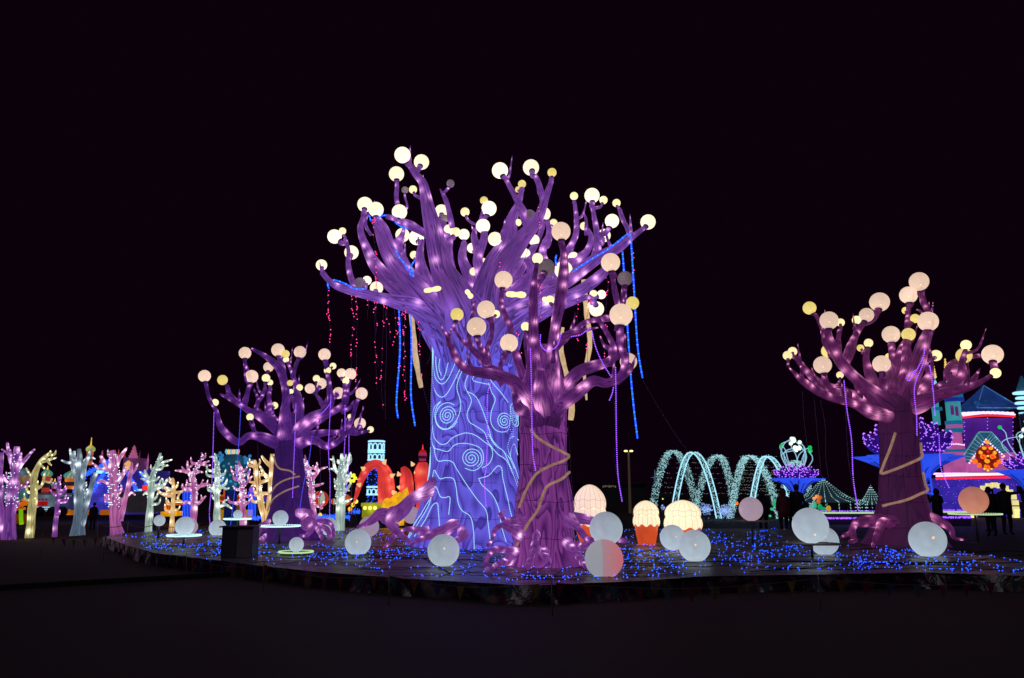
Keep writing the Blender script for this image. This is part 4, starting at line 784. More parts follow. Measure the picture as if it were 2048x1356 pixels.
cablet([(771, 620), (773, 700), (770, 780), (771, 838)], 20.1, 'unlit cable between the pink strings'); cablet([(515, 880), (517, 960), (514, 1040)], 23.0, 'unlit cable under the left tree, left of its trunk'); cablet([(640, 895), (641, 960), (638, 1030)], 23.0, 'unlit cable right of the left trunk')
cablet([(1060, 480), (1045, 530), (1015, 572)], 19.5, 'unlit cable slung through the crotch of the giant tree'); cablet([(861, 690), (860, 715), (853, 728)], 20, 'unlit cable end at the top left of the blue trunk')
cablet([(1285, 760), (1345, 860), (1400, 935)], 24, 'taut guy wire running down to the light tunnel', .3); cablet([(846, 775), (853, 800), (862, 835)], 21, 'thin wire below the cream root', .3)

# ------------------------------------------------------------------ stakes with rope and pennants in front of the stage
M['stake'] = solid('pale_stake', (.30, .27, .25), .6); FLG = [solid('pennant_'+n_, tuple(q*.5 for q in c_), .5) for n_, c_ in (('red', (.5, .06, .08)), ('yellow', (.55, .4, .08)), ('blue', (.12, .16, .5)), ('crimson', (.4, .04, .12)), ('orange', (.55, .2, .05)), ('teal', (.08, .3, .35)))]
SB = [(80, 1116), (207, 1122), (371, 1158), (526, 1182), (778, 1212), (1105, 1231), (1642, 1219), (2110, 1215)]
tops = []; near = ['at the far left', 'left of the dark cabinet', 'just left of the dark cabinet', 'just right of the dark cabinet', 'in front of the giant trunk', 'below the near purple tree', 'below the big ball on the wooden disc', 'beyond the right tree']
for (x, y), n_ in zip(SB, near):
    b0 = G(x, y); mb = MB(); hgt = .46 if x > 300 else .6; tp = b0+np.array([-.01, 0, hgt]); cyl(mb, b0, tp, .008, 6); tops.append(tp-np.array([0, 0, .05]))
    solo(mb, 'stake', M['stake'], 'thin pale stake '+n_, 'stake', 'stakes carrying the pennant line')
P = []
for i in range(len(tops)-1):
    for u in np.linspace(0, 1, 12, endpoint=False): P.append(tops[i]*(1-u)+tops[i+1]*u-np.array([0, 0, .10*math.sin(u*math.pi)]))
P.append(tops[-1]); P = np.array(P)
bun = thing('pennant_line', 'line of small coloured triangular pennants along the stage front', 'bunting', tuple(P[0])); mb = MB(); line(mb, P, .0035, 4, step=.3); build(mb, 'cord', M['cable'], bun)
L = np.concatenate([[0], np.cumsum(np.linalg.norm(np.diff(P, axis=0), axis=1))]); fm = []
for i, u in enumerate(np.arange(.4, L[-1], .36)):
    c = np.array([np.interp(u, L, P[:, k]) for k in range(3)]); d = np.array([np.interp(u+.1, L, P[:, k]) for k in range(3)])-c; d /= np.linalg.norm(d)
    nn_ = np.array([-d[1], d[0], 0]); tw = RNG.normal(0, .025); w_ = .06; hh = .19
    v = [c-d*w_, c+d*w_, c+nn_*tw+d*.02*RNG.normal()-np.array([0, 0, hh])]; v += [q+nn_*.003 for q in v]
    mb = MB(); mb.add(v, [(0, 2, 1), (3, 4, 5), (0, 1, 4, 3), (1, 2, 5, 4), (2, 0, 3, 5)]); build(mb, 'pennant', FLG[int(RNG.integers(0, 6))], bun, smooth=False)

# ================================================================== beyond the stage
# ------------------------------------------------------------------ glowing saplings at the left
def spec(n_, mid, dark, hot, k=1.0): M[n_] = fabric(n_, dark, mid, hot, 5, linew=.75, k=k, amb=.6, wideg=.6)
spec('sap_purple', (140, 72, 158), (58, 28, 96), (255, 190, 245)); spec('sap_yellow', (188, 176, 112), (96, 92, 62), (255, 250, 190)); spec('sap_grey', (112, 132, 146), (56, 70, 90), (225, 240, 245))
spec('sap_pink', (198, 112, 170), (110, 50, 110), (255, 215, 235)); spec('sap_white', (178, 200, 186), (92, 112, 112), (245, 255, 235)); spec('sap_cream', (240, 198, 128), (150, 104, 62), (255, 248, 215))
def sapling(base, Y, stems, twigs, mat, label, fairy=0, yspan=None):
    b0 = W(*base, Y); b0[2] = 0; e = thing('glowing_sapling', label, 'lantern tree', tuple(b0), 'small glowing trees left of the stage')
    tips = []; D = {}
    def mk(P, name, d0, d1, bul):
        n = len(P); R = []
        for i, (x, y, r) in enumerate(P):
            Yi = Y+d0+(d1-d0)*i/(n-1); R.append([*W(x, y, Yi), r*S(y, Yi)])
        q = spline(R, .06); mb = MB(); tube(mb, q, 10, .07, bul, bk=1.0, bscale=2.2, bamp=.95, tip=name == 'branch'); build(mb, name, mat, e); return q
    st = []
    for i, P in enumerate(stems):
        if i == 0: x, y, r = P[0]; g = G(x, y); P = [(x, base[1], r)]+P[1:]
        st.append(mk(P, 'trunk', 0, 0, .4))
    for P in twigs:
        d = RNG.uniform(-.35, .35); mk(P, 'branch', 0, d, .13)
    q = st[0]
    for _ in range(7):      # small stubs
        i = int(RNG.uniform(.35, .97)*(len(q)-1)); a = q[i, :3]; sd = RNG.choice([-1, 1]); L_ = RNG.uniform(.18, .34); o_ = np.array([sd*RNG.uniform(.5, 1), RNG.normal(0, .5), 0])
        mb = MB(); tube(mb, spline([[*a, .05], [*(a+(o_+[0, 0, .1])*L_), .042], [*(a+(o_*1.25+[0, 0, .75])*L_), .012]], .04), 7, .05, .14, bscale=2, tip=True); build(mb, 'twig', mat, e)
    if fairy:
        fairy = int(fairy*1.5)
        mb = MB(); q = st[0]; lo, hi = (.35, .95)
        for _ in range(fairy):
            i = int(RNG.uniform(lo, hi)*(len(q)-1)); a = RNG.uniform(0, 6.28); r = q[i, 3]*1.08+.01; dot(mb, (q[i, 0]+r*math.cos(a), q[i, 1]+r*math.sin(a), q[i, 2]), .022)
        build(mb, 'fairy_bulbs', M['dotwhite'], e, kind='stuff')
    return e
def tw(*p):       # a twig with a forked end
    return [(x, y, r) for x, y, r in p]
sapling((22, 1080), 27.5, [[(17, 1080, 14), (20, 1032, 11), (25, 975, 9), (30, 927, 7), (33.5, 893, 4.5)], [(2, 1075, 8), (-1, 1000, 7), (0, 950, 6), (3, 905, 4)]],
    [tw((27, 945, 4), (20, 915, 3.5), (14, 885, 2)), tw((20, 912, 2.5), (9, 902, 2), (3, 899, 1)), tw((32, 945, 4), (48, 922, 3.5), (58, 910, 3), (69, 898, 1.5)), tw((30, 950, 4), (40, 930, 3.5), (42, 905, 2)), tw((28, 930, 3), (22, 908, 2), (20, 898, 1)), tw((24, 975, 4), (10, 960, 3), (5, 950, 2)), tw((0, 970, 4), (-8, 950, 3), (-10, 930, 2))], M['sap_purple'], 'purple glowing sapling with two stems at the far left edge', 60)
sapling((60, 1076), 27.8, [[(59, 1076, 8), (63, 1032, 7.4), (67, 985, 7), (67, 956, 6.5), (73, 937, 5.5), (82, 921, 4), (92, 912, 3.2), (103, 903, 1.5)]],
    [tw((82, 924, 3.5), (96, 920, 3), (113, 915, 1.5)), tw((95, 921, 2.5), (99, 927, 2.2), (103, 931, 1)), tw((73, 938, 3), (82, 931, 2.6), (90, 938, 1.5)), tw((67, 985, 3), (56, 984, 2.4), (54, 974, 2), (62, 972, 1)), tw((70, 980, 3), (84, 970, 2.6), (88, 955, 2.2), (90, 945, 1.5)), tw((88, 962, 2), (100, 965, 2), (104, 957, 1.5)), tw((66, 955, 2.5), (57, 945, 2), (52, 936, 1.5))], M['sap_yellow'], 'pale yellow glowing sapling curling to the right at its top')
sapling((109, 1074), 27.9, [[(109, 1074, 4.5), (113, 1023, 4), (117, 985, 3.6), (118, 953, 2.5)]], [tw((116, 992, 2.5), (107, 988, 2.2), (100, 980, 1.5)), tw((118, 990, 2.5), (128, 984, 2), (133, 976, 1)), tw((117, 980, 2), (111, 972, 2), (112, 965, 1)), tw((116, 1000, 2), (124, 1003, 1.6), (128, 999, 1)), tw((118, 966, 2), (121, 958, 1.5), (122, 950, .8))], M['sap_purple'], 'thinnest purple sapling between the yellow and grey ones')
sapling((158, 1071), 28, [[(156, 1071, 14), (157, 1040, 10), (158, 1013, 8.6), (159, 965, 8.6), (159, 917, 5.4), (158, 898, 3.5)], [(163, 1052, 6), (172, 1013, 5.6), (182, 975, 5), (192, 945, 3.5)]],
    [tw((152, 955, 4.5), (145, 930, 4), (141, 905, 2.5), (140, 897, 1.2)), tw((152, 945, 4), (149, 925, 3.5), (148, 903, 2.5)), tw((144, 926, 3), (133, 925, 2.6), (122, 920, 1.2)), tw((165, 960, 4.5), (170, 930, 4), (178, 910, 3), (182, 900, 1.5)), tw((175, 1000, 3), (168, 985, 2.5), (166, 970, 1.5)), tw((172, 925, 2.5), (182, 915, 2.2), (190, 918, 1.2))], M['sap_grey'], 'grey-blue glowing sapling with finger-like forks')
sapling((234, 1069), 28.1, [[(233, 1069, 14), (230, 1040, 10), (228, 1005, 9), (228, 956, 9.4), (227, 920, 7), (225, 901, 5)], [(241, 1042, 5.5), (249, 1004, 5), (256, 975, 4.4), (262, 940, 3.4), (264, 925, 2)]],
    [tw((232, 935, 4), (240, 915, 3.4), (249, 902, 2.8), (254, 895, 1)), tw((222, 945, 4), (212, 935, 3.4), (206, 920, 3), (200, 912, 2)), tw((215, 938, 3), (200, 938, 2.6), (190, 930, 2), (183, 925, 1)), tw((220, 970, 3.5), (205, 962, 3), (195, 965, 2)), tw((236, 965, 3.5), (246, 950, 3), (250, 930, 2)), tw((260, 950, 3), (270, 940, 2.4), (276, 926, 1.5)), tw((252, 995, 3), (262, 985, 2.5), (270, 990, 1.4)), tw((222, 1000, 3), (214, 990, 2.5), (210, 1005, 1.5)), tw((235, 990, 3), (243, 980, 2), (242, 970, 1.2)), tw((257, 975, 2.5), (266, 965, 2), (272, 968, 1.2)), tw((248, 1010, 2.5), (243, 1000, 2), (236, 996, 1))], M['sap_pink'], 'broad pink glowing sapling in front of the domed palace', 110)
sapling((297, 1068), 28, [[(296, 1068, 7.5), (300, 1023, 6.5), (303, 975, 5.8), (305, 952, 4.8), (313, 933, 3.8), (318, 918, 3), (321, 906, 2.2)]],
    [tw((312, 935, 3), (326, 925, 2.8), (345, 919, 1)), tw((318, 927, 2.6), (328, 931, 2.4), (337, 931, 1)), tw((306, 947, 2.8), (313, 941, 2.5), (321, 938, 1.5)), tw((302, 965, 4), (294, 952, 3), (290, 941, 2.2)), tw((296, 955, 3), (287, 950, 2.2), (279, 943, 1)), tw((300, 968, 3), (290, 960, 2.4), (281, 957, 1)), tw((308, 980, 3.5), (322, 973, 3.2), (330, 967, 2.8), (335, 958, 1.8)), tw((324, 976, 2.6), (336, 976, 2.4), (346, 980, 1.4)), tw((327, 968, 2.4), (325, 960, 2), (323, 957, 1.2)), tw((310, 962, 2.5), (316, 957, 2), (319, 953, 1)), tw((300, 990, 3), (292, 985, 2.4), (286, 990, 1.2)), tw((306, 1000, 2.6), (313, 994, 2.2), (316, 985, 1.2))], M['sap_white'], 'white-green glowing sapling with leaf-like tips right of the pink one', 12)
sapling((344, 1068), 27.9, [[(343, 1068, 5), (345, 1023, 4.2), (347, 985, 3.8), (347, 962, 2.6), (345, 956, 1.4)]],
    [tw((347, 992, 2.6), (336, 992, 2.4), (326, 990, 1.6), (318, 986, .8)), tw((334, 991, 2), (333, 986, 1.8), (334, 982, 1)), tw((348, 1004, 3), (358, 1002, 3), (364, 1004, 2)), tw((357, 1002, 2.5), (356, 993, 2), (361, 985, 1)), tw((349, 1019, 2.4), (356, 1019, 2), (360, 1012, 1)), tw((348, 978, 2.4), (354, 972, 2), (356, 964, 1)), tw((346, 970, 2), (341, 965, 1.6), (342, 957, .8)), tw((344, 1010, 2.4), (338, 1007, 2), (336, 1003, 1))], M['sap_cream'], 'short cream-yellow glowing sapling in front of the orange booth')
sapling((386, 1062), 28.2, [[(386, 1062, 7), (388, 1004, 6), (388, 970, 5.4), (386, 954, 4.6), (392, 938, 3.8), (399, 925, 3), (405, 913, 2.4), (403, 905, 1)]],
    [tw((384, 955, 4), (377, 942, 3.4), (375, 928, 2), (375, 922, 1.2)), tw((378, 945, 3), (364, 942, 2.6), (350, 941, 1)), tw((372, 943, 2.4), (366, 937, 2), (364, 933, 1)), tw((377, 936, 2), (383, 931, 2)), tw((396, 932, 3), (408, 926, 2.6), (419, 922, 1.2)), tw((404, 929, 2.2), (414, 931, 2), (421, 930, 1)), tw((392, 945, 2.6), (400, 943, 2.2), (406, 945, 1)), tw((392, 980, 3.2), (402, 971, 2.8), (414, 968, 2.2), (422, 972, 1.2)), tw((402, 972, 2), (404, 964, 1.6), (406, 960, .8)), tw((384, 976, 3), (372, 977, 2.6), (364, 974, 2), (365, 968, 1)), tw((392, 1010, 3), (402, 1003, 2.6), (412, 992, 1.2)), tw((402, 1003, 2), (403, 996, 1.6), (402, 990, .8)), tw((385, 1008, 3), (374, 1004, 2.6), (366, 1006, 1.4))], M['sap_pink'], 'slender pink glowing sapling left of the blue flower lantern', 50)
sapling((434, 1056), 28.4, [[(434, 1056, 6.5), (434, 994, 5.8), (435, 950, 5.2), (432, 922, 3.8), (427, 914, 2.4), (419, 914, 1)]],
    [tw((432, 922, 2.6), (431, 912, 2), (429, 907, 1)), tw((438, 978, 3.4), (446, 972, 3), (452, 966, 2.4), (454, 957, 1.2)), tw((444, 974, 2.4), (452, 978, 2.2), (458, 976, 1)), tw((439, 1014, 3.4), (448, 1009, 3), (456, 1012, 2.4), (464, 1017, 1)), tw((446, 1009, 2.4), (449, 1002, 2), (454, 1000, 1)), tw((431, 978, 3), (424, 976, 2.4), (418, 974, 1.2)), tw((431, 1000, 2.4), (426, 995, 2), (424, 990, 1))], M['sap_white'], 'white glowing sapling in front of the yellow booth', 60)
sapling((487, 1056), 28.4, [[(487, 1056, 6.5), (485, 1000, 5.6), (484, 960, 5), (481, 938, 3.4), (477, 922, 1.8)]],
    [tw((488, 970, 3.4), (496, 962, 2.8), (504, 952, 1.4)), tw((496, 962, 2.2), (498, 955, 1.8), (497, 948, .8)), tw((481, 950, 3), (474, 942, 2.4), (471, 930, 1.2)), tw((488, 990, 3), (497, 993, 2.4), (503, 988, 1.2)), tw((489, 1010, 3.2), (498, 1003, 2.6), (506, 994, 1.2)), tw((481, 980, 3), (472, 978, 2.4), (466, 972, 1.2)), tw((481, 1006, 3), (472, 1008, 2.4), (466, 1003, 1.2))], M['sap_pink'], 'pink glowing sapling directly behind the dark cabinet', 60)
sapling((531, 1056), 28.6, [[(531, 1056, 7.5), (529, 1034, 6.5), (523, 1013, 6), (516, 965, 5.6), (511, 930, 4), (510, 920, 2)], [(534, 1040, 6), (538, 1015, 5.6), (541, 985, 5.6), (543, 946, 5.6), (545, 908, 4.2)]],
    [tw((516, 950, 3), (529, 949, 3), (535, 953, 2)), tw((518, 966, 3), (530, 962, 3), (540, 957, 2.4)), tw((520, 987, 3), (530, 987, 3), (540, 986, 2.4)), tw((541, 932, 3.6), (530, 921, 3.2), (523, 911, 1.6)), tw((535, 958, 3.4), (527, 946, 3), (519, 931, 1.4)), tw((514, 940, 2.6), (507, 934, 2), (503, 930, 1)), tw((513, 973, 2.6), (507, 970, 2), (503, 972, 1)), tw((516, 932, 2), (520, 925, 1.8), (519, 918, 1))], M['sap_cream'], 'cream glowing sapling with two stems joined by rungs', 12)
sapling((630, 1054), 28.4, [[(630, 1054, 6.5), (624, 1005, 5.8), (622, 960, 5), (617, 940, 3.8), (612, 925, 2.6), (610, 910, 1)]],
    [tw((623, 965, 3.2), (632, 949, 2.8), (642, 938, 2.4), (655, 934, 1.2)), tw((633, 948, 2.4), (634, 938, 2), (635, 928, 1)), tw((634, 942, 2), (627, 936, 1.6), (626, 931, .8)), tw((618, 944, 2.8), (610, 936, 2.4), (605, 926, 1.8)), tw((617, 970, 3), (609, 962, 2.4), (605, 955, 1.2)), tw((626, 972, 3), (638, 970, 2.6), (648, 966, 1.2)), tw((620, 990, 3), (611, 985, 2.4), (605, 976, 1.2)), tw((627, 1010, 3), (640, 1012, 2.6), (650, 1002, 1.2)), tw((622, 1008, 3), (613, 1004, 2.4), (611, 996, 1.2)), tw((638, 1011, 2), (642, 1017, 1.6), (646, 1015, .8))], M['sap_pink'], 'pink glowing sapling just right of the left trunk', 70)
sapling((681, 1061), 28.2, [[(680, 1061, 11), (681, 1030, 8.5), (681, 1000, 8.2), (682, 965, 8.6), (683, 940, 6.8), (684, 920, 4.8), (683, 907, 3)]],
    [tw((677, 948, 4), (669, 934, 3.2), (667, 920, 2.4), (666, 912, 1.2)), tw((668, 922, 2), (660, 918, 1)), tw((674, 944, 2.6), (665, 938, 2), (658, 938, 1)), tw((688, 948, 4), (695, 930, 3.2), (698, 912, 2.4), (700, 905, 1)), tw((694, 932, 2.6), (701, 924, 2.2), (702, 915, 1.2)), tw((690, 968, 3.4), (697, 955, 3), (702, 944, 1.6)), tw((696, 956, 2.4), (704, 953, 1.2)), tw((689, 985, 3.2), (697, 974, 2.6), (703, 964, 1.4)), tw((689, 1006, 3), (697, 1001, 2.6), (704, 997, 1.2)), tw((686, 975, 2.4), (693, 980, 2), (699, 981, 1)), tw((687, 938, 2.6), (690, 922, 2), (692, 908, 1))], M['sap_white'], 'thick white glowing sapling left of the red dragonlike arches', 60)

# ------------------------------------------------------------------ far lanterns at the left
gm = {}
def gc(rgb, k=.85, var=.35, sc_=1.2):
    key = (rgb, k, var)
    if key not in gm: gm[key] = glow('lit_silk_%d_%d_%d' % rgb, rgb, k, var, sc_, spots=0 if k > .99 else 1.7)
    return gm[key]
def fx(x, y, Y): return W(x, y, Y)
def onion(mb, c, R, H, mi=0, seg=16):
    z = c[2]; lathe(mb, c[0], c[1], [(z, R*.62), (z+H*.12, R*.86), (z+H*.3, R), (z+H*.48, R*.88), (z+H*.65, R*.52), (z+H*.8, R*.22), (z+H, R*.03)], seg, mi)
def finial(mb, x, y, z, h, r):
    for k in range(5): blob(mb, (x, y, z+h*(.1+k*.2)), r*(1.1-k*.15), 8, 5)
    cyl(mb, (x, y, z), (x, y, z+h), r*.3, 6)
def dome_tower(x, ytop, yon, ydrum, ybase, hw, Y, cd, cdr, label, stripes=True, fin=(255, 200, 60), wins=5, drum_w=.8):
    b = W(x, ybase, Y); k = S((ytop+ybase)/2, Y); b[2] = 0 if ybase > 1015 else b[2]
    e = thing('domed_tower', label, 'lantern tower', tuple(b), 'lit palace towers'); zt, zo, zd, zb = [W(x, q, Y)[2] for q in (ytop, yon, ydrum, ybase)]
    mb = MB(); onion(mb, np.array([b[0], Y, zd]), hw*k, zo-zd); build(mb, 'dome', gc(cd), e)
    if stripes:
        mb = MB()
        for j in range(8):
            a = j/8*6.283+.2; R = hw*k*1.02; H = zo-zd; P = [(z, r) for z, r in [(0, R*.62), (H*.12, R*.86), (H*.3, R), (H*.48, R*.88), (H*.65, R*.52), (H*.8, R*.22)]]
            line(mb, np.array([(b[0]+r*math.cos(a+i*.12), Y+r*math.sin(a+i*.12), zd+z) for i, (z, r) in enumerate(P)]), .05, 4, step=.3)
        build(mb, 'dome_stripes', gc((230, 225, 120) if cd[2] > cd[0] else (80, 170, 160)), e)
    mb = MB(); finial(mb, b[0], Y, zo-.05, zt-zo, 1.6*k); build(mb, 'finial', gc(fin, 1.1, .1), e)
    mb = MB(); lathe(mb, b[0], Y, [(zb, hw*k*drum_w), (zd-.15, hw*k*drum_w), (zd-.12, hw*k*drum_w*1.12), (zd+.02, hw*k*drum_w*1.12)], 12); dr = build(mb, 'drum', gc(cdr), e)
    R = hw*k*drum_w
    for j in range(wins):
        a = -math.pi/2+(j-(wins-1)/2)*.55; c = (b[0]+R*1.0*math.cos(a), Y+R*1.0*math.sin(a)); mb = MB(); hh = (zd-zb)
        box(mb, (c[0]-.09, c[1]-.05, zb+hh*.3), (c[0]+.09, c[1]+.03, zb+hh*.68)); build(mb, 'window', gc((70, 40, 60), .5), dr, smooth=False)
dome_tower(178, 873, 889, 903, 930, 7, 44, (120, 200, 190), (235, 120, 60), 'highest tower with a striped green onion dome', wins=3)
dome_tower(140, 928, 940, 957, 978, 12, 43, (205, 200, 160), (235, 130, 40), 'tower with a checked dome over an orange drum')
dome_tower(90, 930, 937, 953, 985, 8.5, 42.5, (215, 210, 60), (215, 70, 55), 'tower with a yellow dome and red drum above the white bus')
dome_tower(107, 955, 962, 972, 988, 5, 42, (190, 80, 90), (200, 60, 60), 'small red tower right behind the white bus', wins=3)
dome_tower(845, 887, 897, 907, 922, 7.5, 40, (225, 35, 40), (215, 60, 130), 'red onion dome lantern just left of the blue trunk', stripes=False, fin=(255, 60, 60), wins=3, drum_w=.95)
# palace block behind the pink sapling
Yp = 45; pal = thing('palace', 'violet lit palace facade with pink spires and blue glitter', 'lantern building', (*W(225, 1028, Yp)[:2], 0))
mb = MB(); pbox(mb, 178, 950, 238, 1029, Yp, 3); build(mb, 'wall', gc((72, 62, 190), .7), pal, smooth=False)
mb = MB(); pbox(mb, 239, 940, 292, 1029, Yp+.3, 3); build(mb, 'wall', gc((64, 50, 150), .6), pal, smooth=False)
mb = MB(); pbox(mb, 246, 915, 266, 940, Yp+.6, 2); tw_ = build(mb, 'central_tower', gc((120, 64, 120), .6), pal, smooth=False)
mb = MB(); c = W(256, 934, Yp+.45); lathe(mb, c[0], c[1], [(c[2]-.15, .22), (c[2]+.18, .22), (c[2]+.35, .05)], 8); build(mb, 'window', gc((255, 190, 110), 1.0), tw_)
for i in range(13):       # brick courses of the wall
    for j in range(2):
        mb = MB(); y = 955+i*5.6; pbox(mb, 180+j*30, y, 206+j*30, y+4.6, Yp-.06, .05); build(mb, 'wall_course', gc((84, 76, 215), .7), pal, smooth=False)
for x, yt, yb, w_, col in [(255, 889, 915, 9, (215, 110, 160)), (190, 899, 925, 4, (190, 90, 140)), (279, 906, 985, 4.5, (200, 100, 170)), (266, 900, 930, 3, (90, 50, 70)), (205, 910, 940, 4, (150, 70, 130)), (235, 895, 915, 4, (210, 70, 70)), (223, 897, 925, 3, (220, 80, 80))]:
    c0 = W(x, yb, Yp); zt = W(x, yt, Yp)[2]; zb = c0[2]; k = S(950, Yp); H = zt-zb; mb = MB()
    pr = []; r = w_*k
    for q in range(4): pr += [(zb+H*q*.2, r*(1-q*.2)), (zb+H*(q*.2+.14), r*(1-q*.2)*.9), (zb+H*(q*.2+.15), r*(1-q*.2)*1.15)]
    pr += [(zt, .01)]; lathe(mb, c0[0], Yp+.7, pr, 10); build(mb, 'spire', gc(col), pal)
for pts in [[(232, 915), (160, 955)], [(160, 955), (150, 985)], [(183, 985), (213, 940)], [(218, 945), (235, 985)], [(255, 945), (275, 985)], [(285, 945), (300, 980)], [(210, 1005), (235, 975)], [(292, 985), (300, 1020)]]:
    (x0, y0), (x1, y1) = pts; mb = MB(); n = int(math.hypot(x1-x0, y1-y0)*5)
    for _ in range(n): u = RNG.uniform(); dot(mb, W(x0+(x1-x0)*u+RNG.normal(0, 2.2), y0+(y1-y0)*u+RNG.normal(0, 2.2), Yp-.4-RNG.uniform(0, .3)), .034)
    build(mb, 'glitter_lights', [M['ledblue2'] if 'ledblue2' in M else M.setdefault('ledblue2', glow('glitter_blue', (38, 84, 255), 2.0, sample=False, base=False))], pal, kind='stuff')
for (x0, y0, x1, y1) in [(192, 940, 218, 947), (130, 1000, 150, 1006), (268, 978, 282, 982)]:
    mb = MB(); pbox(mb, x0, y0, x1, y1, Yp-.3, .1); build(mb, 'light_bar', M['strip'], pal, smooth=False)
# orange kerb of the palace display
for i, (x0, x1) in enumerate([(104, 132), (133, 160), (161, 186), (200, 218), (219, 236)]):
    mb = MB(); pbox(mb, x0, 1020, x1-.6, 1030, 41.5, .3); o = solo(mb, 'display_kerb', gc((225, 120, 20), .8), ['orange lit kerb panel right of the white bus', 'second orange kerb panel, left of the grey sapling', 'third orange kerb panel, right behind the grey sapling trunk', 'orange kerb panel left of the pink sapling', 'orange kerb panel hidden partly by the pink sapling'][i], 'kerb panel', 'orange kerb panels', smooth=False)
# white bus
bus = thing('lantern_bus', 'white-grey bus lantern with a red panel left of the palace', 'lantern bus', (*W(92, 1028, 41)[:2], 0)); Yb = 41
mb = MB(); pbox(mb, 72, 990, 108, 1023, Yb, 1.6); build(mb, 'body', gc((120, 140, 160), .6, .2), bus, smooth=False)
mb = MB(); pbox(mb, 109, 993, 131, 1019, Yb+.1, 1.4); build(mb, 'body', gc((70, 74, 120), .5, .2), bus, smooth=False, label='dark blue trailer half')
mb = MB(); pbox(mb, 74, 1003, 95, 1012, Yb-.05, .04); build(mb, 'red_panel', gc((190, 20, 30), .8, .1), bus, smooth=False)
for x in (76, 83, 90): mb = MB(); pbox(mb, x, 997, x+4, 1001, Yb-.05, .04); build(mb, 'window', gc((150, 30, 60), .7, .1), bus, smooth=False)
mb = MB(); pbox(mb, 72, 986.5, 131, 989.5, Yb-.08, 1.8); build(mb, 'roof', gc((90, 100, 120), .5, .2), bus, smooth=False)
for y in (1014, 1018): mb = MB(); pbox(mb, 72, y, 100, y+1, Yb-.06, .05); build(mb, 'trim', M['strip'], bus, smooth=False)
for x in (80, 104, 124): mb = MB(); c = W(x, 1023, Yb-.05); cyl(mb, c+[0, -.04, 0], c+[0, .1, 0], .24, 14); build(mb, 'wheel', M['wire'], bus)
# big seated figure lantern behind the purple sapling (plain egg shapes)
fg = thing('egg_lantern', 'beige and teal rounded lantern figure behind the purple sapling', 'lantern figure', (*W(42, 1030, 38)[:2], 0))
for nm, x, y, rx, ry, col in [('body', 40, 962, 12, 26, (150, 120, 82)), ('belly', 41, 988, 14, 14, (70, 130, 130)), ('head', 47, 945, 11, 9, (92, 122, 140)), ('foot', 36, 1012, 7, 9, (225, 90, 40)), ('foot', 10, 985, 5, 16, (60, 110, 130)), ('arm', 54, 958, 4, 8, (190, 150, 120)), ('foot', 56, 1000, 6, 7, (50, 110, 170))]:
    mb = MB(); c = W(x, y, 38); k = S(y, 38); blob(mb, c, (rx*k, .35, ry*k), 14, 9); build(mb, nm, gc(col, .6), fg)
fl = thing('flower_lantern', 'orange flower lanterns on a lime stalk by the left edge', 'flower lantern', (*W(44, 1050, 37)[:2], 0))
mb = MB(); line(mb, np.array([W(43, 1049, 37), W(42, 1035, 37), W(42, 1018, 37)]), .09, 6); build(mb, 'stem', gc((150, 230, 20), .9), fl)
for x, y, r in [(44, 1008, 5), (51, 1006, 5.5), (49, 1017, 3), (34, 1010, 4), (46, 1000, 3)]:
    mb = MB(); c = W(x, y, 37); k = S(y, 37)
    for j in range(6): blob(mb, c+np.array([math.cos(j*1.047)*r*.6*k, 0, math.sin(j*1.047)*r*.6*k]), r*.42*k, 8, 5)
    build(mb, 'flower', gc((255, 130, 10), .9), fl)
mb = MB(); pbox(mb, 28, 1028, 60, 1048, 38.5, .3); solo(mb, 'display_board', gc((150, 80, 10), .5), 'dim orange board under the egg shaped lantern', 'display board', smooth=False)
# dark trucks / crates
M['dark'] = solid('dark_box_paint', (.05, .05, .055), .6)
for x0, y0, x1, y1, Y, l_ in [(258, 985, 291, 1025, 36, 'dark box trailer behind the small white-green sapling'), (238, 984, 256, 1022, 37, 'dark crate behind the pink sapling')]:
    mb = MB(); pbox(mb, x0, y0, x1, y1, Y, 2); pbox(mb, x0+2, y0-1, x1-2, y0+.5, Y+.2, 1.5)
    for k in range(4): pbox(mb, x0+3+k*(x1-x0-6)/4, y0+4, x0+1+(k+1)*(x1-x0-6)/4, y1-6, Y-.05, .04)
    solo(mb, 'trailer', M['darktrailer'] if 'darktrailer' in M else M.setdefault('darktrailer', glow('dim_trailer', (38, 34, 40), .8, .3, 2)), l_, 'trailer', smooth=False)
# orange booth, blue curtains, hung red box
def booth(x0, yr, x1, yb, Y, label, cw, cr, posts=3):
    e = thing('booth', label, 'booth', (*W((x0+x1)/2, yb, Y)[:2], 0)); mb = MB(); pbox(mb, x0-1, yr, x1+1, yr+3, Y-.2, 1.8); build(mb, 'roof', gc(cr, 1.0), e, smooth=False)
    ym = yr+(yb-yr)*.62; mb = MB(); pbox(mb, x0, ym, x1, yb, Y, 1.4); build(mb, 'counter', gc(cw, .95, .2), e, smooth=False)
    mb = MB(); pbox(mb, x0, yr+3.2, x1, ym-.3, Y+1.2, .1); build(mb, 'back_wall', gc(tuple(int(q*.55) for q in cw), .7), e, smooth=False)
    for k in range(posts):
        x = x0+1+(x1-x0-3)*k/(posts-1); mb = MB(); pbox(mb, x, yr+3.2, x+1.2, ym-.3, Y, .12); build(mb, 'post', gc(cr, .8), e, smooth=False)
    return e
booth(321, 1008, 342, 1033, 40, 'small orange booth behind the cream sapling', (250, 170, 20), (200, 90, 30), 5)
e = booth(429, 990, 484, 1040, 36, 'yellow booth with red bands behind the white sapling', (205, 150, 15), (235, 70, 30), 4)
mb = MB(); pbox(mb, 430, 1001, 484, 1004, 35.9, .08); build(mb, 'red_band', gc((255, 80, 30), 1.0, .1), e, smooth=False)
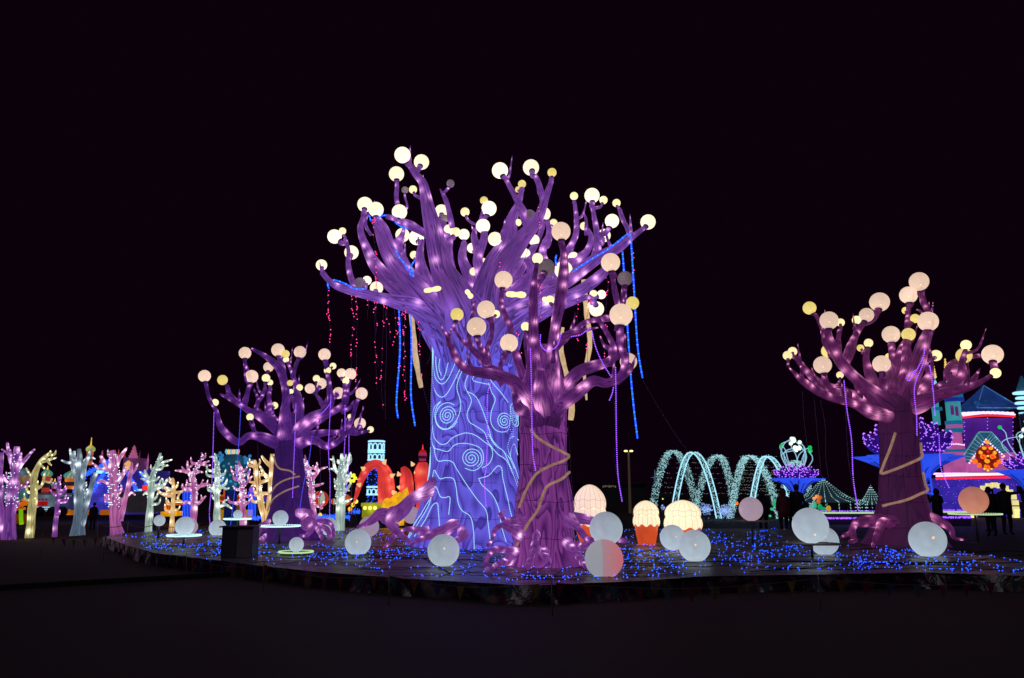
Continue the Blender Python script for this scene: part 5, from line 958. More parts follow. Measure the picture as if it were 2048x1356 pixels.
mb = MB(); pbox(mb, 447, 968, 455, 990, 36.5, .3); build(mb, 'sign_post', gc((240, 110, 30), .9), e, smooth=False)
mb = MB(); pbox(mb, 458, 1026, 469, 1036, 35.93, .03); build(mb, 'notice', gc((80, 60, 20), .5), e, smooth=False)
for x0, x1, y0, y1, Y, l_ in [(366, 381, 982, 1035, 36, 'blue fringe of hanging lights left of the slender pink sapling'), (497, 511, 982, 1032, 36, 'blue fringe of hanging lights left of the cream sapling'), (297, 304, 985, 1040, 35, 'narrow blue light fringe at the white-green sapling')]:
    e = thing('light_curtain', l_, 'light curtain', (*W((x0+x1)/2, y1, Y)[:2], 0), 'blue light curtains'); mb = MB(); c = W((x0+x1)/2, y0, Y); cyl(mb, W(x0-2, y0, Y), W(x1+2, y0, Y), .05, 6); build(mb, 'rail', M['post'], e)
    mb = MB()
    for x in np.linspace(x0, x1, 6): line(mb, np.array([W(x, y0, Y), W(x+.5, (y0+y1)/2, Y), W(x-.5, y1, Y)]), .014, 4, step=.5)
    build(mb, 'strands', M['ledblue2'], e); mb = MB(); c = W((x0+x1)/2, y0-3, Y); blob(mb, c, .13); build(mb, 'knob', gc((150, 90, 240), 1.0), e); 
mb = MB(); pbox(mb, 285, 970, 293, 981, 38, .2); solo(mb, 'red_lamp', gc((255, 60, 30), 1.1, .1), 'small red lit box high between pink and white-green saplings', 'lamp box', smooth=False)
# teal flower / crown lantern
Yf = 34; cr = thing('crown_lantern', 'huge dark teal crown lantern edged with blue bulb clusters', 'crown lantern', (*W(465, 1040, Yf)[:2], 0))
mb = MB(); P = [(430, 985), (434, 940), (448, 915), (465, 908), (482, 915), (496, 942), (498, 985), (465, 978)]; k = S(950, Yf); c = W(465, 945, Yf)
blob(mb, c, (34*k, .6, 38*k), 24, 14); build(mb, 'body', gc((28, 96, 128), .62, .5, 2.0), cr)
mb = MB(); cyl(mb, (c[0], Yf, 0), (c[0], Yf, c[2]-.6), .25, 10); build(mb, 'stem', gc((20, 40, 110), .5), cr)
for cx, cy, n in [(437, 915, 14), (495, 922, 16), (446, 955, 5), (488, 965, 5)]:
    for j in range(n):
        mb = MB(); a = RNG.uniform(0, 6.28); r = RNG.uniform(2, 12) if n > 6 else RNG.uniform(1, 5); blob(mb, W(cx+r*math.cos(a), cy+r*math.sin(a), Yf-.5-RNG.uniform(0, .3)), 3.3*k, 8, 6); build(mb, 'bulb', gc((60, 150, 210), .85, .3), cr)
for j in range(6):
    mb = MB(); line(mb, np.array([W(455+j*4, 908, Yf-.5), W(452+j*5, 903, Yf-.5), W(454+j*4.4, 899, Yf-.5)]), .05, 5); build(mb, 'tuft', gc((255, 190, 90) if j % 2 else (110, 190, 230), 1.0, .1), cr)
mb = MB()
for x0, y0, x1, y1 in [(431, 935, 444, 968), (498, 940, 487, 972), (432, 955, 450, 975)]: dots_along(mb, np.array([W(x0, y0, Yf-.9), W((x0+x1)/2+2, (y0+y1)/2, Yf-.9), W(x1, y1, Yf-.9)]), .07, .03, jit=.03)
build(mb, 'fairy_bulbs', M['ledblue2'], cr, kind='stuff')
for j in range(14):
    mb = MB(); a = j*2.4; blob(mb, W(465+22*math.cos(a)*math.sqrt(j/14), 945+28*math.sin(a)*math.sqrt(j/14), Yf-.57), .055, 8, 5); build(mb, 'stud', gc((70, 170, 200), .8, .2), cr)
# white leaning tower
Yt = 48; twr = thing('arcade_tower', 'white outlined tower with arcades above the red arches', 'lantern tower', (*W(750, 1030, Yt)[:2], 0)); k = S(920, Yt)
cb = W(750, 985, Yt); mb = MB(); lathe(mb, cb[0], Yt, [(0, 16*k), (W(750, 884, Yt)[2], 14*k)], 20); build(mb, 'shaft', gc((26, 30, 66), .55), twr)
for (y0, y1) in [(883, 901), (905, 920), (974, 989)]:
    mb = MB(); z1, z0 = W(750, y0, Yt)[2], W(750, y1, Yt)[2]
    R = 15*k*1.03
    for zz in (z0, z1): a = np.arange(33)/32*6.283; line(mb, np.stack([cb[0]+R*np.cos(a), Yt+R*np.sin(a), np.full(33, zz)], -1), .06, 5, step=.4)
    build(mb, 'cornice', M['strip'], twr)
    for j in range(10):
        a0 = j/10*6.283; mb = MB(); pts = [(a0+.06, z0+.05), (a0+.06, z0+(z1-z0)*.55), (a0+.31, z1-.12), (a0+.56, z0+(z1-z0)*.55), (a0+.56, z0+.05)]
        line(mb, np.array([(cb[0]+R*math.cos(a), Yt+R*math.sin(a), z) for a, z in pts]), .035, 4, step=.2); build(mb, 'arch', M['strip'], twr)
mb = MB()
for _ in range(130): a = RNG.uniform(3.3, 6.1); R = 16*k*1.03; dot(mb, (cb[0]+R*math.cos(a), Yt+R*math.sin(a), RNG.uniform(.2, W(750, 925, Yt)[2])), .035)
build(mb, 'fairy_bulbs', M['ledblue2'], twr, kind='stuff')
# red tentacle arches
M['redsilk'] = fabric('red_silk', (120, 16, 26), (235, 68, 62), (255, 190, 140), 1.3, linew=.75, amb=.7)
def arm(P, Y, label, spikes):
    e = thing('red_arch', label, 'arch lantern', tuple(W(P[0][0], P[0][1], Y)), 'red arch lanterns'); q = spline([[*W(x, y, Y+i*.08), r*S(y, Y)] for i, (x, y, r) in enumerate(P)], .08); mb = MB(); tube(mb, q, 16, .02, .16, bscale=.55, bamp=.9); build(mb, 'body', M['redsilk'], e)
    for x, y, dx, dy in spikes:
        mb = MB(); a = W(x, y, Y); b = W(x+dx*.8, y+dy*.8, Y-.1); tube(mb, np.array([[*a, .10], [*((a+b)/2), .055], [*b, .01]]), 8); build(mb, 'spike', gc((250, 200, 140), 1.0, .1), e)
arm([(706, 1012, 1), (713, 990, 4), (722, 960, 7), (737, 934, 9), (755, 928, 9), (769, 945, 14), (773, 975, 17), (774, 1025, 18)], 32, 'red arch lantern nearest the white sapling, bent like a neck', [(728, 938, -8, -5), (768, 926, 6, -9), (783, 952, 9, -5), (786, 985, 10, -1), (720, 970, -9, -2)])
arm([(812, 1028, 16), (813, 980, 15), (812, 950, 12), (806, 935, 5)], 33, 'rounded red lantern hump in the middle with a green patch', [(798, 950, -3, -9), (800, 975, -8, -2)])
arm([(850, 1028, 18), (848, 975, 18), (845, 945, 17), (845, 926, 9)], 34, 'tall red hump lantern directly beside the blue trunk', [(826, 930, -5, -9), (832, 945, -5, 2), (835, 960, -6, 0)])
for x, y0, y1, l_ in [(781, 985, 1024, 'yellow flame lantern at the foot of the nearest red arch'), (803, 975, 1010, 'yellow flame lantern left of the middle red hump')]:
    mb = MB(); c = W(x, y1, 31.5); z1 = W(x, y0, 31.5)[2]; tube(mb, spline([[c[0], 31.5, 0.3, .1], [c[0]-.05, 31.5, c[2]+.2, .26], [c[0]+.1, 31.5, (c[2]+z1)/2, .2], [c[0]+.2, 31.5, z1, .02]], .1), 10, .08); solo(mb, 'flame_lantern', gc((255, 185, 30), 1.0, .5, 6), l_, 'flame lantern', 'yellow flame lanterns')
mb = MB(); pbox(mb, 724, 1009, 755, 1036, 30.5, .8)
bx_ = thing('trunk_box', 'yellow-green lit chest under the red arch', 'chest', (*W(740, 1036, 30.5)[:2], 0)); build(mb, 'box', gc((160, 160, 20), .8, .3), bx_, smooth=False)
mb = MB(); pbox(mb, 722, 1006, 756, 1013, 30.4, 1.0); build(mb, 'lid', gc((190, 190, 30), .9, .2), bx_, smooth=False)
for j in range(3): mb = MB(); blob(mb, W(730+j*10, 1016, 30.38), .07, 8, 5); build(mb, 'bulb', M['dotyellow'] if 'dotyellow' in M else M.setdefault('dotyellow', glow('yellow_bulb', (255, 255, 120), 1.5, sample=False, base=False)), bx_)
# ball lanterns with red and white gores
def beach(x, y, r, Y, label, c1=(225, 60, 25), c2=(205, 225, 200)):
    c = W(x, y, Y); R = r*S(y, Y); e = thing('balloon_lantern', label, 'balloon lantern', (c[0], Y, c[2]-R), 'red and white balloon lanterns')
    for j in range(8):
        mb = MB(); v = []
        for i in range(9):
            a = math.pi*i/8
            for b in (j/8*6.283, (j+.5)/8*6.283, (j+1)/8*6.283): v.append(c+R*np.array([math.sin(a)*math.cos(b), math.sin(a)*math.sin(b), math.cos(a)]))
        mb.add(v, [(i*3+k_, (i+1)*3+k_, (i+1)*3+k_+1, i*3+k_+1) for i in range(8) for k_ in range(2)]); build(mb, 'gore', gc(c1 if j % 2 else c2, .9, .2), e)
    mb = MB(); cyl(mb, (c[0], Y, 0), c-[0, 0, R], .04, 6); build(mb, 'pole', M['post'], e)
beach(641, 998, 16, 38, 'red and white balloon lantern right of the pink sapling'); beach(617, 1000, 9, 40, 'small red and white balloon half behind the pink sapling'); beach(692, 1000, 11, 38, 'orange balloon lantern right of the white sapling', (230, 80, 40), (230, 110, 50)); beach(668, 1003, 6, 41, 'tiny red and white balloon left of the white sapling'); beach(530, 1000, 8, 42, 'red and blue balloon lantern seen between the cream stems', (200, 40, 30), (40, 80, 190))
for x0, x1, y, Y, l_ in [(610, 700, 1034, 33, 'blue light band on the ground between pink and white saplings'), (505, 560, 1036, 33, 'blue light band on the ground behind the cream sapling'), (696, 720, 1024, 34, 'short blue light tangle below the orange balloon')]:
    mb = MB()
    for _ in range(int((x1-x0)*5)): dot(mb, W(RNG.uniform(x0, x1), y+RNG.normal(0, 2), Y+RNG.uniform(0, .5)), .026)
    tag(solo(mb, 'ground_lights', M['ledblue2'], l_, 'fairy lights'), kind='stuff')
mb = MB(); c = W(704, 956, 33)
for j in range(6): blob(mb, c+np.array([math.cos(j*1.047)*.13, 0, math.sin(j*1.047)*.13]), .075, 8, 5)
for u in np.linspace(0, 1, 14): dot(mb, c+np.array([-.3+.6*u, 0, -.05*math.sin(u*9)]), .03)
cyl(mb, (c[0], 33, 0), c-[0, 0, .1], .02, 5, mi=1)
solo(mb, 'yellow_flower_lamp', [gc((250, 235, 50), 1.2, .1), M['post']], 'little yellow flower lamp right of the white sapling', 'flower lamp')
for j, (x, y, cc_) in enumerate([(705, 1010, (255, 220, 60)), (712, 1003, (255, 240, 90)), (700, 1018, (255, 180, 40)), (640, 1030, (255, 200, 60)), (628, 1028, (90, 220, 90)), (552, 1025, (255, 170, 60))]):
    mb = MB(); c = W(x, y, 34); blob(mb, c, .09, 8, 6); cyl(mb, (c[0], 34, 0), c, .015, 5, mi=1)
    solo(mb, 'garden_lamp', [gc(cc_, 1.3, .1), M['post']], ['yellow dot lamp below the orange balloon', 'paler dot lamp at the tip of the red arch', 'amber dot lamp left of the chest', 'yellow dot lamp under the big balloon', 'green dot lamp by the pink sapling trunk', 'amber dot lamp right of the cream sapling'][j], 'garden lamp', 'small coloured dot lamps')
mb = MB(); c = W(828, 1045, 27)
tb = thing('trestle_table', 'small red topped table seen between root and blue trunk', 'table', (c[0], 27, 0)); k = S(1045, 27)
mb = MB(); box(mb, (c[0]-20*k, 27, c[2]), (c[0]+16*k, 27.5, c[2]+.05)); build(mb, 'top', gc((220, 60, 40), .8, .2), tb, smooth=False)
for dx in (-18, 14):
    for dy in (.05, .42): mb = MB(); cyl(mb, (c[0]+dx*k, 27+dy, 0), (c[0]+dx*k, 27+dy, c[2]-.003), .025, 6); build(mb, 'leg', M['post'], tb)

# ================================================================== right background
# ------------------------------------------------------------------ tunnel of light arches
M['mesh'] = solid('grey_truss', (.14, .16, .17), .5, .5)
def arch(x0, xa, ya, x1, yb, Y, label, neon, dens=1.0, shift=9, dY=1.6, yb2=None):
    """truss arch: two parabolic ribs a step apart, laced and covered in tiny lights"""
    e = thing('light_arch', label, 'light arch', (*W((x0+x1)/2, yb, Y)[:2], 0), 'arches of the light tunnel'); yb2 = yb2 or yb
    def rib(off, dy):
        P = []
        for t_ in np.linspace(-1, 1, 21):
            h = (1-abs(t_)**1.55); bx_, by = (x0, yb) if t_ < 0 else (x1, yb2); x = xa+(abs(t_)**.85)*((bx_)-xa); P.append(W(x+off, by-(by-ya)*(1-abs(t_)**1.75), Y+dy))
        return np.array(P)
    A, B = rib(-shift/2, 0), rib(shift/2, .35)
    for R_ in (A, B):
        mb = MB(); line(mb, R_, .038 if neon else .025, 5, step=.4); build(mb, 'neon_rib' if neon else 'rib', M['strip'] if neon else M['mesh'], e)
    mb = MB()
    for i in range(20): cyl(mb, A[i], B[i+1], .015, 4); cyl(mb, B[i], A[i], .015, 4)
    build(mb, 'lacing', M['mesh'], e); mb = MB()
    for i in range(20):
        for _ in range(int(56*dens)):
            u, v_ = RNG.uniform(size=2); p_ = (A[i]*(1-u)+A[i+1]*u)*(1-v_)+(B[i]*(1-u)+B[i+1]*u)*v_; dot(mb, p_+RNG.normal(0, .03, 3), .024)
    build(mb, 'tiny_bulbs', M['dotcool'], e, kind='stuff'); return A
Ya = 47
A1 = arch(1306, 1345, 902, 1392, 1012, Ya+5, 'dim far arch at the left end of the light tunnel', False, 1.3, 16)
A2 = arch(1345, 1385, 905, 1438, 1040, Ya, 'brightest neon edged arch behind the widest cupcake lantern', True, .6, 10, yb2=1037); arch(1392, 1436, 911, 1468, 1012, Ya+5, 'dim arch forming the V with its left neighbour', False, 1.3, 15)
arch(1460, 1497, 912, 1560, 1038, Ya+1, 'arch densely covered in white lights beside the first onlooker', False, 2.0, 16); arch(1500, 1533, 913, 1590, 1035, Ya-.5, 'right neon edged arch partly behind the lotus lamp', True, .8, 9)
arch(1562, 1590, 922, 1625, 1015, Ya+6, 'farthest dim arch behind the green curls', False, 1.3, 13)
for i, (xa, xb, y0, y1, n, dd_) in enumerate([(1325, 1465, 915, 985, 8, 4), (1475, 1560, 912, 990, 16, 3)]):
    e = thing('light_net', ['sparse strings of tiny lights across the dim arches', 'dense strings of tiny lights roofing the right arches'][i], 'light net', (*W((xa+xb)/2, 1035, Ya+dd_)[:2], 0), 'light nets of the tunnel')
    mb = MB(); mw = MB()
    for j in range(n):
        y = y0+(y1-y0)*j/(n-1)+RNG.normal(0, 1); P = np.array([W(xa+RNG.uniform(0, 8), y, Ya+dd_), W((xa+xb)/2, y+2.2, Ya+dd_), W(xb-RNG.uniform(0, 8), y+.8, Ya+dd_)]); line(mw, P, .006, 3, step=1)
        q = spline(P, .09)
        for p_ in q:
            if RNG.uniform() < (.35 if i == 0 else .75): dot(mb, p_+RNG.normal(0, .02, 3), .02)
    build(mw, 'wires', M['cable'], e); build(mb, 'tiny_bulbs', M['dotgreen'] if 'dotgreen' in M else M.setdefault('dotgreen', glow('greenish_white_led', (170, 210, 180), .6, sample=False, base=False)), e, kind='stuff')
for x, y, l_ in [(1310, 955, 'star frame on the left dim arch'), (1374, 948, 'star frame on the inner leg of the dim arch')]:
    mb = MB(); c = W(x, y, Ya+4.5)
    for dx, dz in [(0, 1), (.45, 0), (0, -1.1), (-.45, 0)]:
        tube(mb, np.array([[*c, .06], [*(c+np.array([dx*.3, 0, dz*.3])), .025], [*(c+np.array([dx*.6, 0, dz*.5])), .01]]), 6)
    solo(mb, 'star_lamp', gc((90, 125, 140), .7, .2), l_, 'star lamp', 'star frames on the tunnel')
M['dotbush'] = glow('blue_white_led', (150, 185, 255), 1.1, sample=False, base=False)
for x, y, w_, h_, n, Y, l_ in [(1412, 1018, 13, 10, 260, 46, 'blue-white lit bush in the V between dim arches'), (1450, 1022, 15, 12, 320, 45.5, 'biggest blue-white lit bush right of the neon arch foot'), (1325, 1015, 5, 5, 50, 48, 'tiny blue-white lit bush between two cupcake lanterns'), (1558, 1010, 8, 8, 120, 44, 'white lit bush behind the first onlooker')]:
    e = thing('light_bush', l_, 'light bush', (*W(x, 1035, Y)[:2], 0), 'bushes of blue-white lights'); mb = MB(); mw = MB(); k = S(y, Y)
    for _ in range(9): a = RNG.uniform(-1, 1); line(mw, np.array([(W(x, 1035, Y)[0], Y, 0), W(x+a*w_*.5, y+4, Y), W(x+a*w_, y-h_*RNG.uniform(0, 1), Y)]), .012, 4, step=.4)
    for _ in range(n): v = RNG.normal(0, .45, 3); dot(mb, W(x, y, Y)+v*np.array([w_*k, .4, h_*k]), .024)
    build(mw, 'stems', M['mesh'], e); build(mb, 'tiny_bulbs', M['dotbush'], e, kind='stuff')
# ------------------------------------------------------------------ lotus lamps
M['funnel'] = glow('blue_funnel', (44, 84, 250), 1.0, .35, .5); M['funnel_in'] = glow('blue_funnel_dark', (30, 50, 170), .7, .3, .5); M['petal'] = glow('petal_violet', (58, 20, 150), .5, .4, 2)
M['ledv'] = glow('violet_pink_led', (176, 104, 255), 2.1, sample=False, base=False); M['curl'] = glow('curl_white', (150, 200, 225), 1.0, sample=False, base=False); M['greenball'] = glow('green_ball', (20, 190, 90), 1.0); M['whiteball'] = glow('white_ball', (225, 250, 225), 1.3)
def lotus(x, yr, hw, ys, yp, Y, label, curls=True, ladder=False, np_=13, yb=1036):
    c = W(x, yr, Y); k = S(yr, Y); R = hw*k; zs = W(x, ys, Y)[2]; e = thing('lotus_lamp', label, 'lotus lamp', (c[0], Y, 0), 'lotus lamps on blue funnels')
    mb = MB(); H = c[2]-zs; n = 5 # five-pointed flaring funnel
    th = np.arange(50)/50*6.283; v = []
    pr = [(0, .16), (zs*.6, .17), (zs, .20), (zs+H*.35, .30), (zs+H*.65, .48), (zs+H*.85, .72), (c[2], 1.0)]
    for z, r in pr:
        for t_ in th: sq = 1+(.16*math.cos(5*t_+.5) if r > .6 else 0); v.append((c[0]+R*r*sq*math.cos(t_), Y+R*r*sq*math.sin(t_), z))
    mb.add(v, [(i*50+j, i*50+(j+1) % 50, (i+1)*50+(j+1) % 50, (i+1)*50+j) for i in range(len(pr)-1) for j in range(50)]); build(mb, 'funnel', M['funnel'], e)
    mb = MB(); lathe(mb, c[0], Y, [(c[2]-H*.12, R*.2), (c[2]-H*.06, R*.82)], 30); build(mb, 'rim_plate', M['funnel_in'], e)
    for j in range(14):
        mb = MB(); a = j/14*6.283; line(mb, np.array([(c[0]+R*r*1.03*math.cos(a), Y+R*r*1.03*math.sin(a), z) for z, r in pr[2:6]]), .035, 4, step=.4); build(mb, 'rib', M['funnel_in'], e)
    zp = W(x, yp, Y)[2]
    for ring, (nn__, r1, zt) in enumerate([(np_, 1.0, .62), (np_-3, .7, .85), (np_-5, .4, 1.0)]):
        for j in range(nn__):
            a = j/nn__*6.283+ring*.3; P = [(.12, 0), (r1*.55, zt*.25), (r1*.85, zt*.6), (r1*.98, zt)]; q = [[c[0]+R*r*.85*math.cos(a), Y+R*r*.85*math.sin(a), c[2]+(zp-c[2])*z, w_*R] for (r, z), w_ in zip(P, (.05, .13, .11, .01))]
            mb = MB(); q = spline(q, .25); tube(mb, q, 7); pt = build(mb, 'petal', M['petal'], e); mb = MB()
            for _ in range(int(125 if hw > 60 else 55)):
                i = int(RNG.integers(0, len(q))); b = RNG.uniform(0, 6.283); rr = q[i, 3]*1.1; dot(mb, q[i, :3]+np.array([math.cos(b)*rr, math.sin(b)*rr*.8, math.sin(b)*rr*.6]), .03 if hw > 60 else .027)
            build(mb, 'petal_bulbs', M['ledv'], pt, kind='stuff')
    if curls:
        for j in range(12):
            a = j/12*6.283+RNG.uniform(-.3, .3); hh_ = RNG.uniform(.5, 1.05); g1 = RNG.uniform(.35, .8); g2 = RNG.uniform(-.1, .35) if j % 4 else g1*1.15; P = np.array([(c[0]+R*.2*math.cos(a), Y+R*.2*math.sin(a), c[2]+.1), (c[0]+R*g1*math.cos(a), Y+R*g1*math.sin(a), zp+R*hh_*.35), (c[0]+R*g1*.95*math.cos(a+.3), Y+R*g1*math.sin(a+.3), zp+R*hh_*.8), (c[0]+R*g2*math.cos(a+.6), Y+R*g2*math.sin(a+.6), zp+R*hh_)])
            mb = MB(); line(mb, P, .022, 5, step=.2); cu = build(mb, 'curl', M['curl'], e); mb = MB(); blob(mb, P[-1], .1 if j % 3 else .12, 10, 7); build(mb, 'curl_ball', M['whiteball'] if j % 4 else M['greenball'], cu)
    if ladder:
        zl = c[2]-H*.55; xx = c[0]+.25; yy = Y-R*.33
        for dx in (-.22, .22): mb = MB(); cyl(mb, (xx+dx, yy-.35, 0), (xx+dx, yy-.1, zl+.5), .045, 6); build(mb, 'ladder_rail', M['funnel'], e)
        for z in np.arange(.35, zl+.4, .38): mb = MB(); cyl(mb, (xx-.22, yy-.35+.25*z/zl, z), (xx+.22, yy-.35+.25*z/zl, z), .035, 6); build(mb, 'rung', M['funnel'], e)
lotus(1593, 957, 50, 990, 930, 40, 'lotus lamp with white curls left of the plum tree'); lotus(1817, 912, 96, 990, 838, 38, 'biggest lotus lamp with a ladder behind the plum trunk', curls=False, ladder=True, np_=17); lotus(2066, 940, 62, 1000, 905, 41, 'lotus lamp cut by the right edge of the picture')
# ------------------------------------------------------------------ net-light tents
M['tentdot'] = glow('tent_led', (170, 225, 225), 1.0, sample=False, base=False); M['tentskin'] = glow('tent_gauze', (34, 52, 60), .6, .4, 1)
for x, yp, x0, x1, ye, Y, l_ in [(1646, 957, 1575, 1730, 1003, 42, 'larger tent of draped light strings left of the plum trunk'), (1741, 971, 1712, 1775, 1008, 45, 'smaller pointed light tent next to the plum trunk')]:
    e = thing('light_tent', l_, 'light tent', (*W(x, 1033, Y)[:2], 0), 'tents of light strings'); ap = W(x, yp, Y); mb = MB(); mg = MB(); mp_ = MB()
    cyl(mp_, (ap[0], Y, 0), ap, .05, 6); R0 = (W(x1, ye, Y)[0]-W(x0, ye, Y)[0])/2; cx = (W(x1, ye, Y)[0]+W(x0, ye, Y)[0])/2; ze = W(x, ye, Y)[2]; nn2 = 20
    rings = []
    for j in range(nn2):
        a = j/nn2*6.283; E_ = np.array([cx+R0*math.cos(a), Y+R0*.8*math.sin(a), ze]); mdl = ap*.45+E_*.55-np.array([0, 0, (ap[2]-ze)*.22]); low = np.array([E_[0], E_[1], .15]); rings.append((mdl, E_))
        dots_along(mb, np.array([ap, mdl, E_]), .13, .028); dots_along(mb, np.array([E_, (E_+low)/2, low]), .22, .026)
    v = [ap]+[r[0]+[0, 0, -.03] for r in rings]+[r[1]+[0, 0, -.03] for r in rings]
    mg.add(v, [(0, 1+j, 1+(j+1) % nn2) for j in range(nn2)]+[(1+j, 1+nn2+j, 1+nn2+(j+1) % nn2, 1+(j+1) % nn2) for j in range(nn2)])
    build(mp_, 'pole', M['post'], e); build(mg, 'canopy', M['tentskin'], e); build(mb, 'tiny_bulbs', M['tentdot'], e, kind='stuff')
for x0, x1, y, Y, l_, mt in [(1640, 1752, 1026, 39.5, 'long white lit kerb behind the onlookers', 'g'), (1880, 1940, 1024, 38, 'short white lit kerb left of the castle gate', 'g')]:
    c0, c1 = W(x0, y, Y), W(x1, y, Y); e = thing('lit_kerb', l_, 'lit kerb', (c0[0], Y, 0), 'white lit kerbs'); mb = MB(); box(mb, (c0[0], Y, 0), (c1[0], Y+.5, c0[2]-.03)); build(mb, 'plinth', M['dark'], e, smooth=False)
    mb = MB(); box(mb, (c0[0], Y-.05, c0[2]-.027), (c1[0], Y+.5, c0[2]+.03)); build(mb, 'light_tube', M['ring_green'], e, smooth=False); mb = MB()
    for _ in range(int(x1-x0)*2): dot(mb, (RNG.uniform(c0[0], c1[0]), Y-.08, c0[2]+RNG.choice([-.22, .09, -.26])), .028)
    build(mb, 'tiny_bulbs', M['ledpurple'], e, kind='stuff')
e = thing('flower_lantern', 'orange flower lantern with green leaves in front of the large tent', 'flower lantern', (*W(1636, 1026, 39)[:2], 0)); k = S(1000, 39)
for x, y, rx, ry, col, n_ in [(1634, 993, 4, 4, (235, 140, 60), 'flower'), (1640, 995, 4, 4, (230, 110, 40), 'flower'), (1637, 1003, 4, 5, (225, 120, 40), 'flower'), (1628, 997, 3, 3, (240, 150, 80), 'flower'), (1640, 1014, 5, 6, (30, 190, 110), 'leaf'), (1630, 1010, 3, 7, (70, 210, 170), 'leaf'), (1647, 1018, 5, 4, (40, 200, 120), 'leaf'), (1657, 1017, 5, 6, (240, 200, 40), 'yellow_bud'), (1624, 1014, 3, 5, (120, 220, 200), 'leaf')]:
    mb = MB(); blob(mb, W(x, y, 39), (rx*k, .12, ry*k), 10, 7); build(mb, n_, gc(col, .95, .2), e)
e = thing('flower_lantern', 'green leafy lantern between tunnel and first onlookers', 'flower lantern', (*W(1548, 1030, 39)[:2], 0))
for x, y, rx, ry in [(1548, 1005, 3, 9), (1553, 1012, 4, 5), (1544, 1018, 4, 3), (1540, 1032, 2.5, 2.5)]: mb = MB(); blob(mb, W(x, y, 39), (rx*k, .1, ry*k), 8, 6); build(mb, 'leaf', gc((60, 215, 150), .9, .2), e)
mb = MB(); blob(mb, W(1474, 1007, 42), .08, 8, 6); c = W(1474, 1007, 42); cyl(mb, (c[0], 42, 0), c, .02, 5, mi=1); solo(mb, 'garden_lamp', [gc((255, 110, 20), 1.4, .1), M['post']], 'orange-red dot lamp left of the pinkish ball', 'garden lamp')
# ------------------------------------------------------------------ street lamp and far lights
c = W(1257, 902, 60); sl = thing('street_lamp', 'far double-headed street lamp in the dark sky', 'street lamp', (c[0], 60, 0)); mb = MB(); cyl(mb, (c[0], 60, 0), (c[0], 60, c[2]), .11, 8, r2=.07); build(mb, 'pole', glow('pole_painted_lamplight', (70, 58, 44), .5), sl)  # lamplight on the pole is painted in as emission
mb = MB(); cyl(mb, (c[0]-.25, 60, c[2]), (c[0]+.25, 60, c[2]+.01), .04, 6); build(mb, 'arm', M['post'], sl)
for s_ in (-1, 1):
    mb = MB(); blob(mb, (c[0]+s_*.2, 60, c[2]), (.15, .12, .07), 10, 6); build(mb, 'lamp_head', glow('sodium_lamp', (255, 230, 140), 2.2, sample=False, base=False), sl)
far = [(1224, 1008), (1236, 1011), (1246, 1012), (1257, 1014), (1271, 1010), (1333, 1012), (1215, 1012), (1290, 1011), (1240, 1007)]
for i, (x, y) in enumerate(far[:6]):
    mb = MB(); cx_ = W(x, y, 95); kk = .9; box(mb, (cx_[0]-.9, 94, .35), (cx_[0]+.9, 97.8, .95)); v0 = [(cx_[0]-.8, 94.8, .95), (cx_[0]+.8, 94.8, .95), (cx_[0]+.8, 97.4, .95), (cx_[0]-.8, 97.4, .95)]; mb.add(v0+[(a*.8+cx_[0]*.2, 95.3 if b < 96 else 96.9, 1.45) for a, b, _ in v0], [(4, 5, 6, 7), (0, 1, 5, 4), (1, 2, 6, 5), (2, 3, 7, 6), (3, 0, 4, 7)])
    o = thing('parked_car', ['far parked car directly under the lamp post', 'far parked car left of the slim cupcake lantern', 'second far parked car from the slim cupcake lantern', 'far parked car right behind the slim cupcake lantern', 'far parked car with one warm light, right of lamp post', 'far parked car between slim and wide cupcake lanterns'][i], 'car', (cx_[0], 95, 0), 'cars parked far off in the dark'); build(mb, 'body', M['dark'], o, smooth=False)
    for dx in (-.6, .6): mb = MB(); blob(mb, (cx_[0]+dx, 93.95, .7), .07, 8, 5); build(mb, 'headlight', M['dotyellow'], o)
    for dx in (-.75, .75):
        for dy in (94.8, 97): mb = MB(); cyl(mb, (cx_[0]+dx-.1, dy, .32), (cx_[0]+dx+.1, dy, .32), .32, 10); build(mb, 'wheel', M['wire'], o)
mb = MB(); c = W(1219, 973, 90)
for j in range(7): box(mb, (c[0]-.75+j*.22, 90, c[2]-.12+.05*(j % 3)), (c[0]-.6+j*.22, 90.1, c[2]+.1+.04*(j % 2)))
bld = thing('far_building', 'distant dark low building with a faint lit sign', 'building', (c[0], 92, 0)); build(mb, 'lit_sign', gc((170, 150, 130), .5, .5, 3), bld, smooth=False)
mb = MB(); box(mb, (c[0]-3, 90.2, 0), (c[0]+4, 98, c[2]+.3)); build(mb, 'wall', M['dark'], bld, smooth=False)
mb = MB(); box(mb, (c[0]-3.3, 89.9, c[2]+.304), (c[0]+4.3, 98.3, c[2]+.42)); build(mb, 'roof', M['dark'], bld, smooth=False)
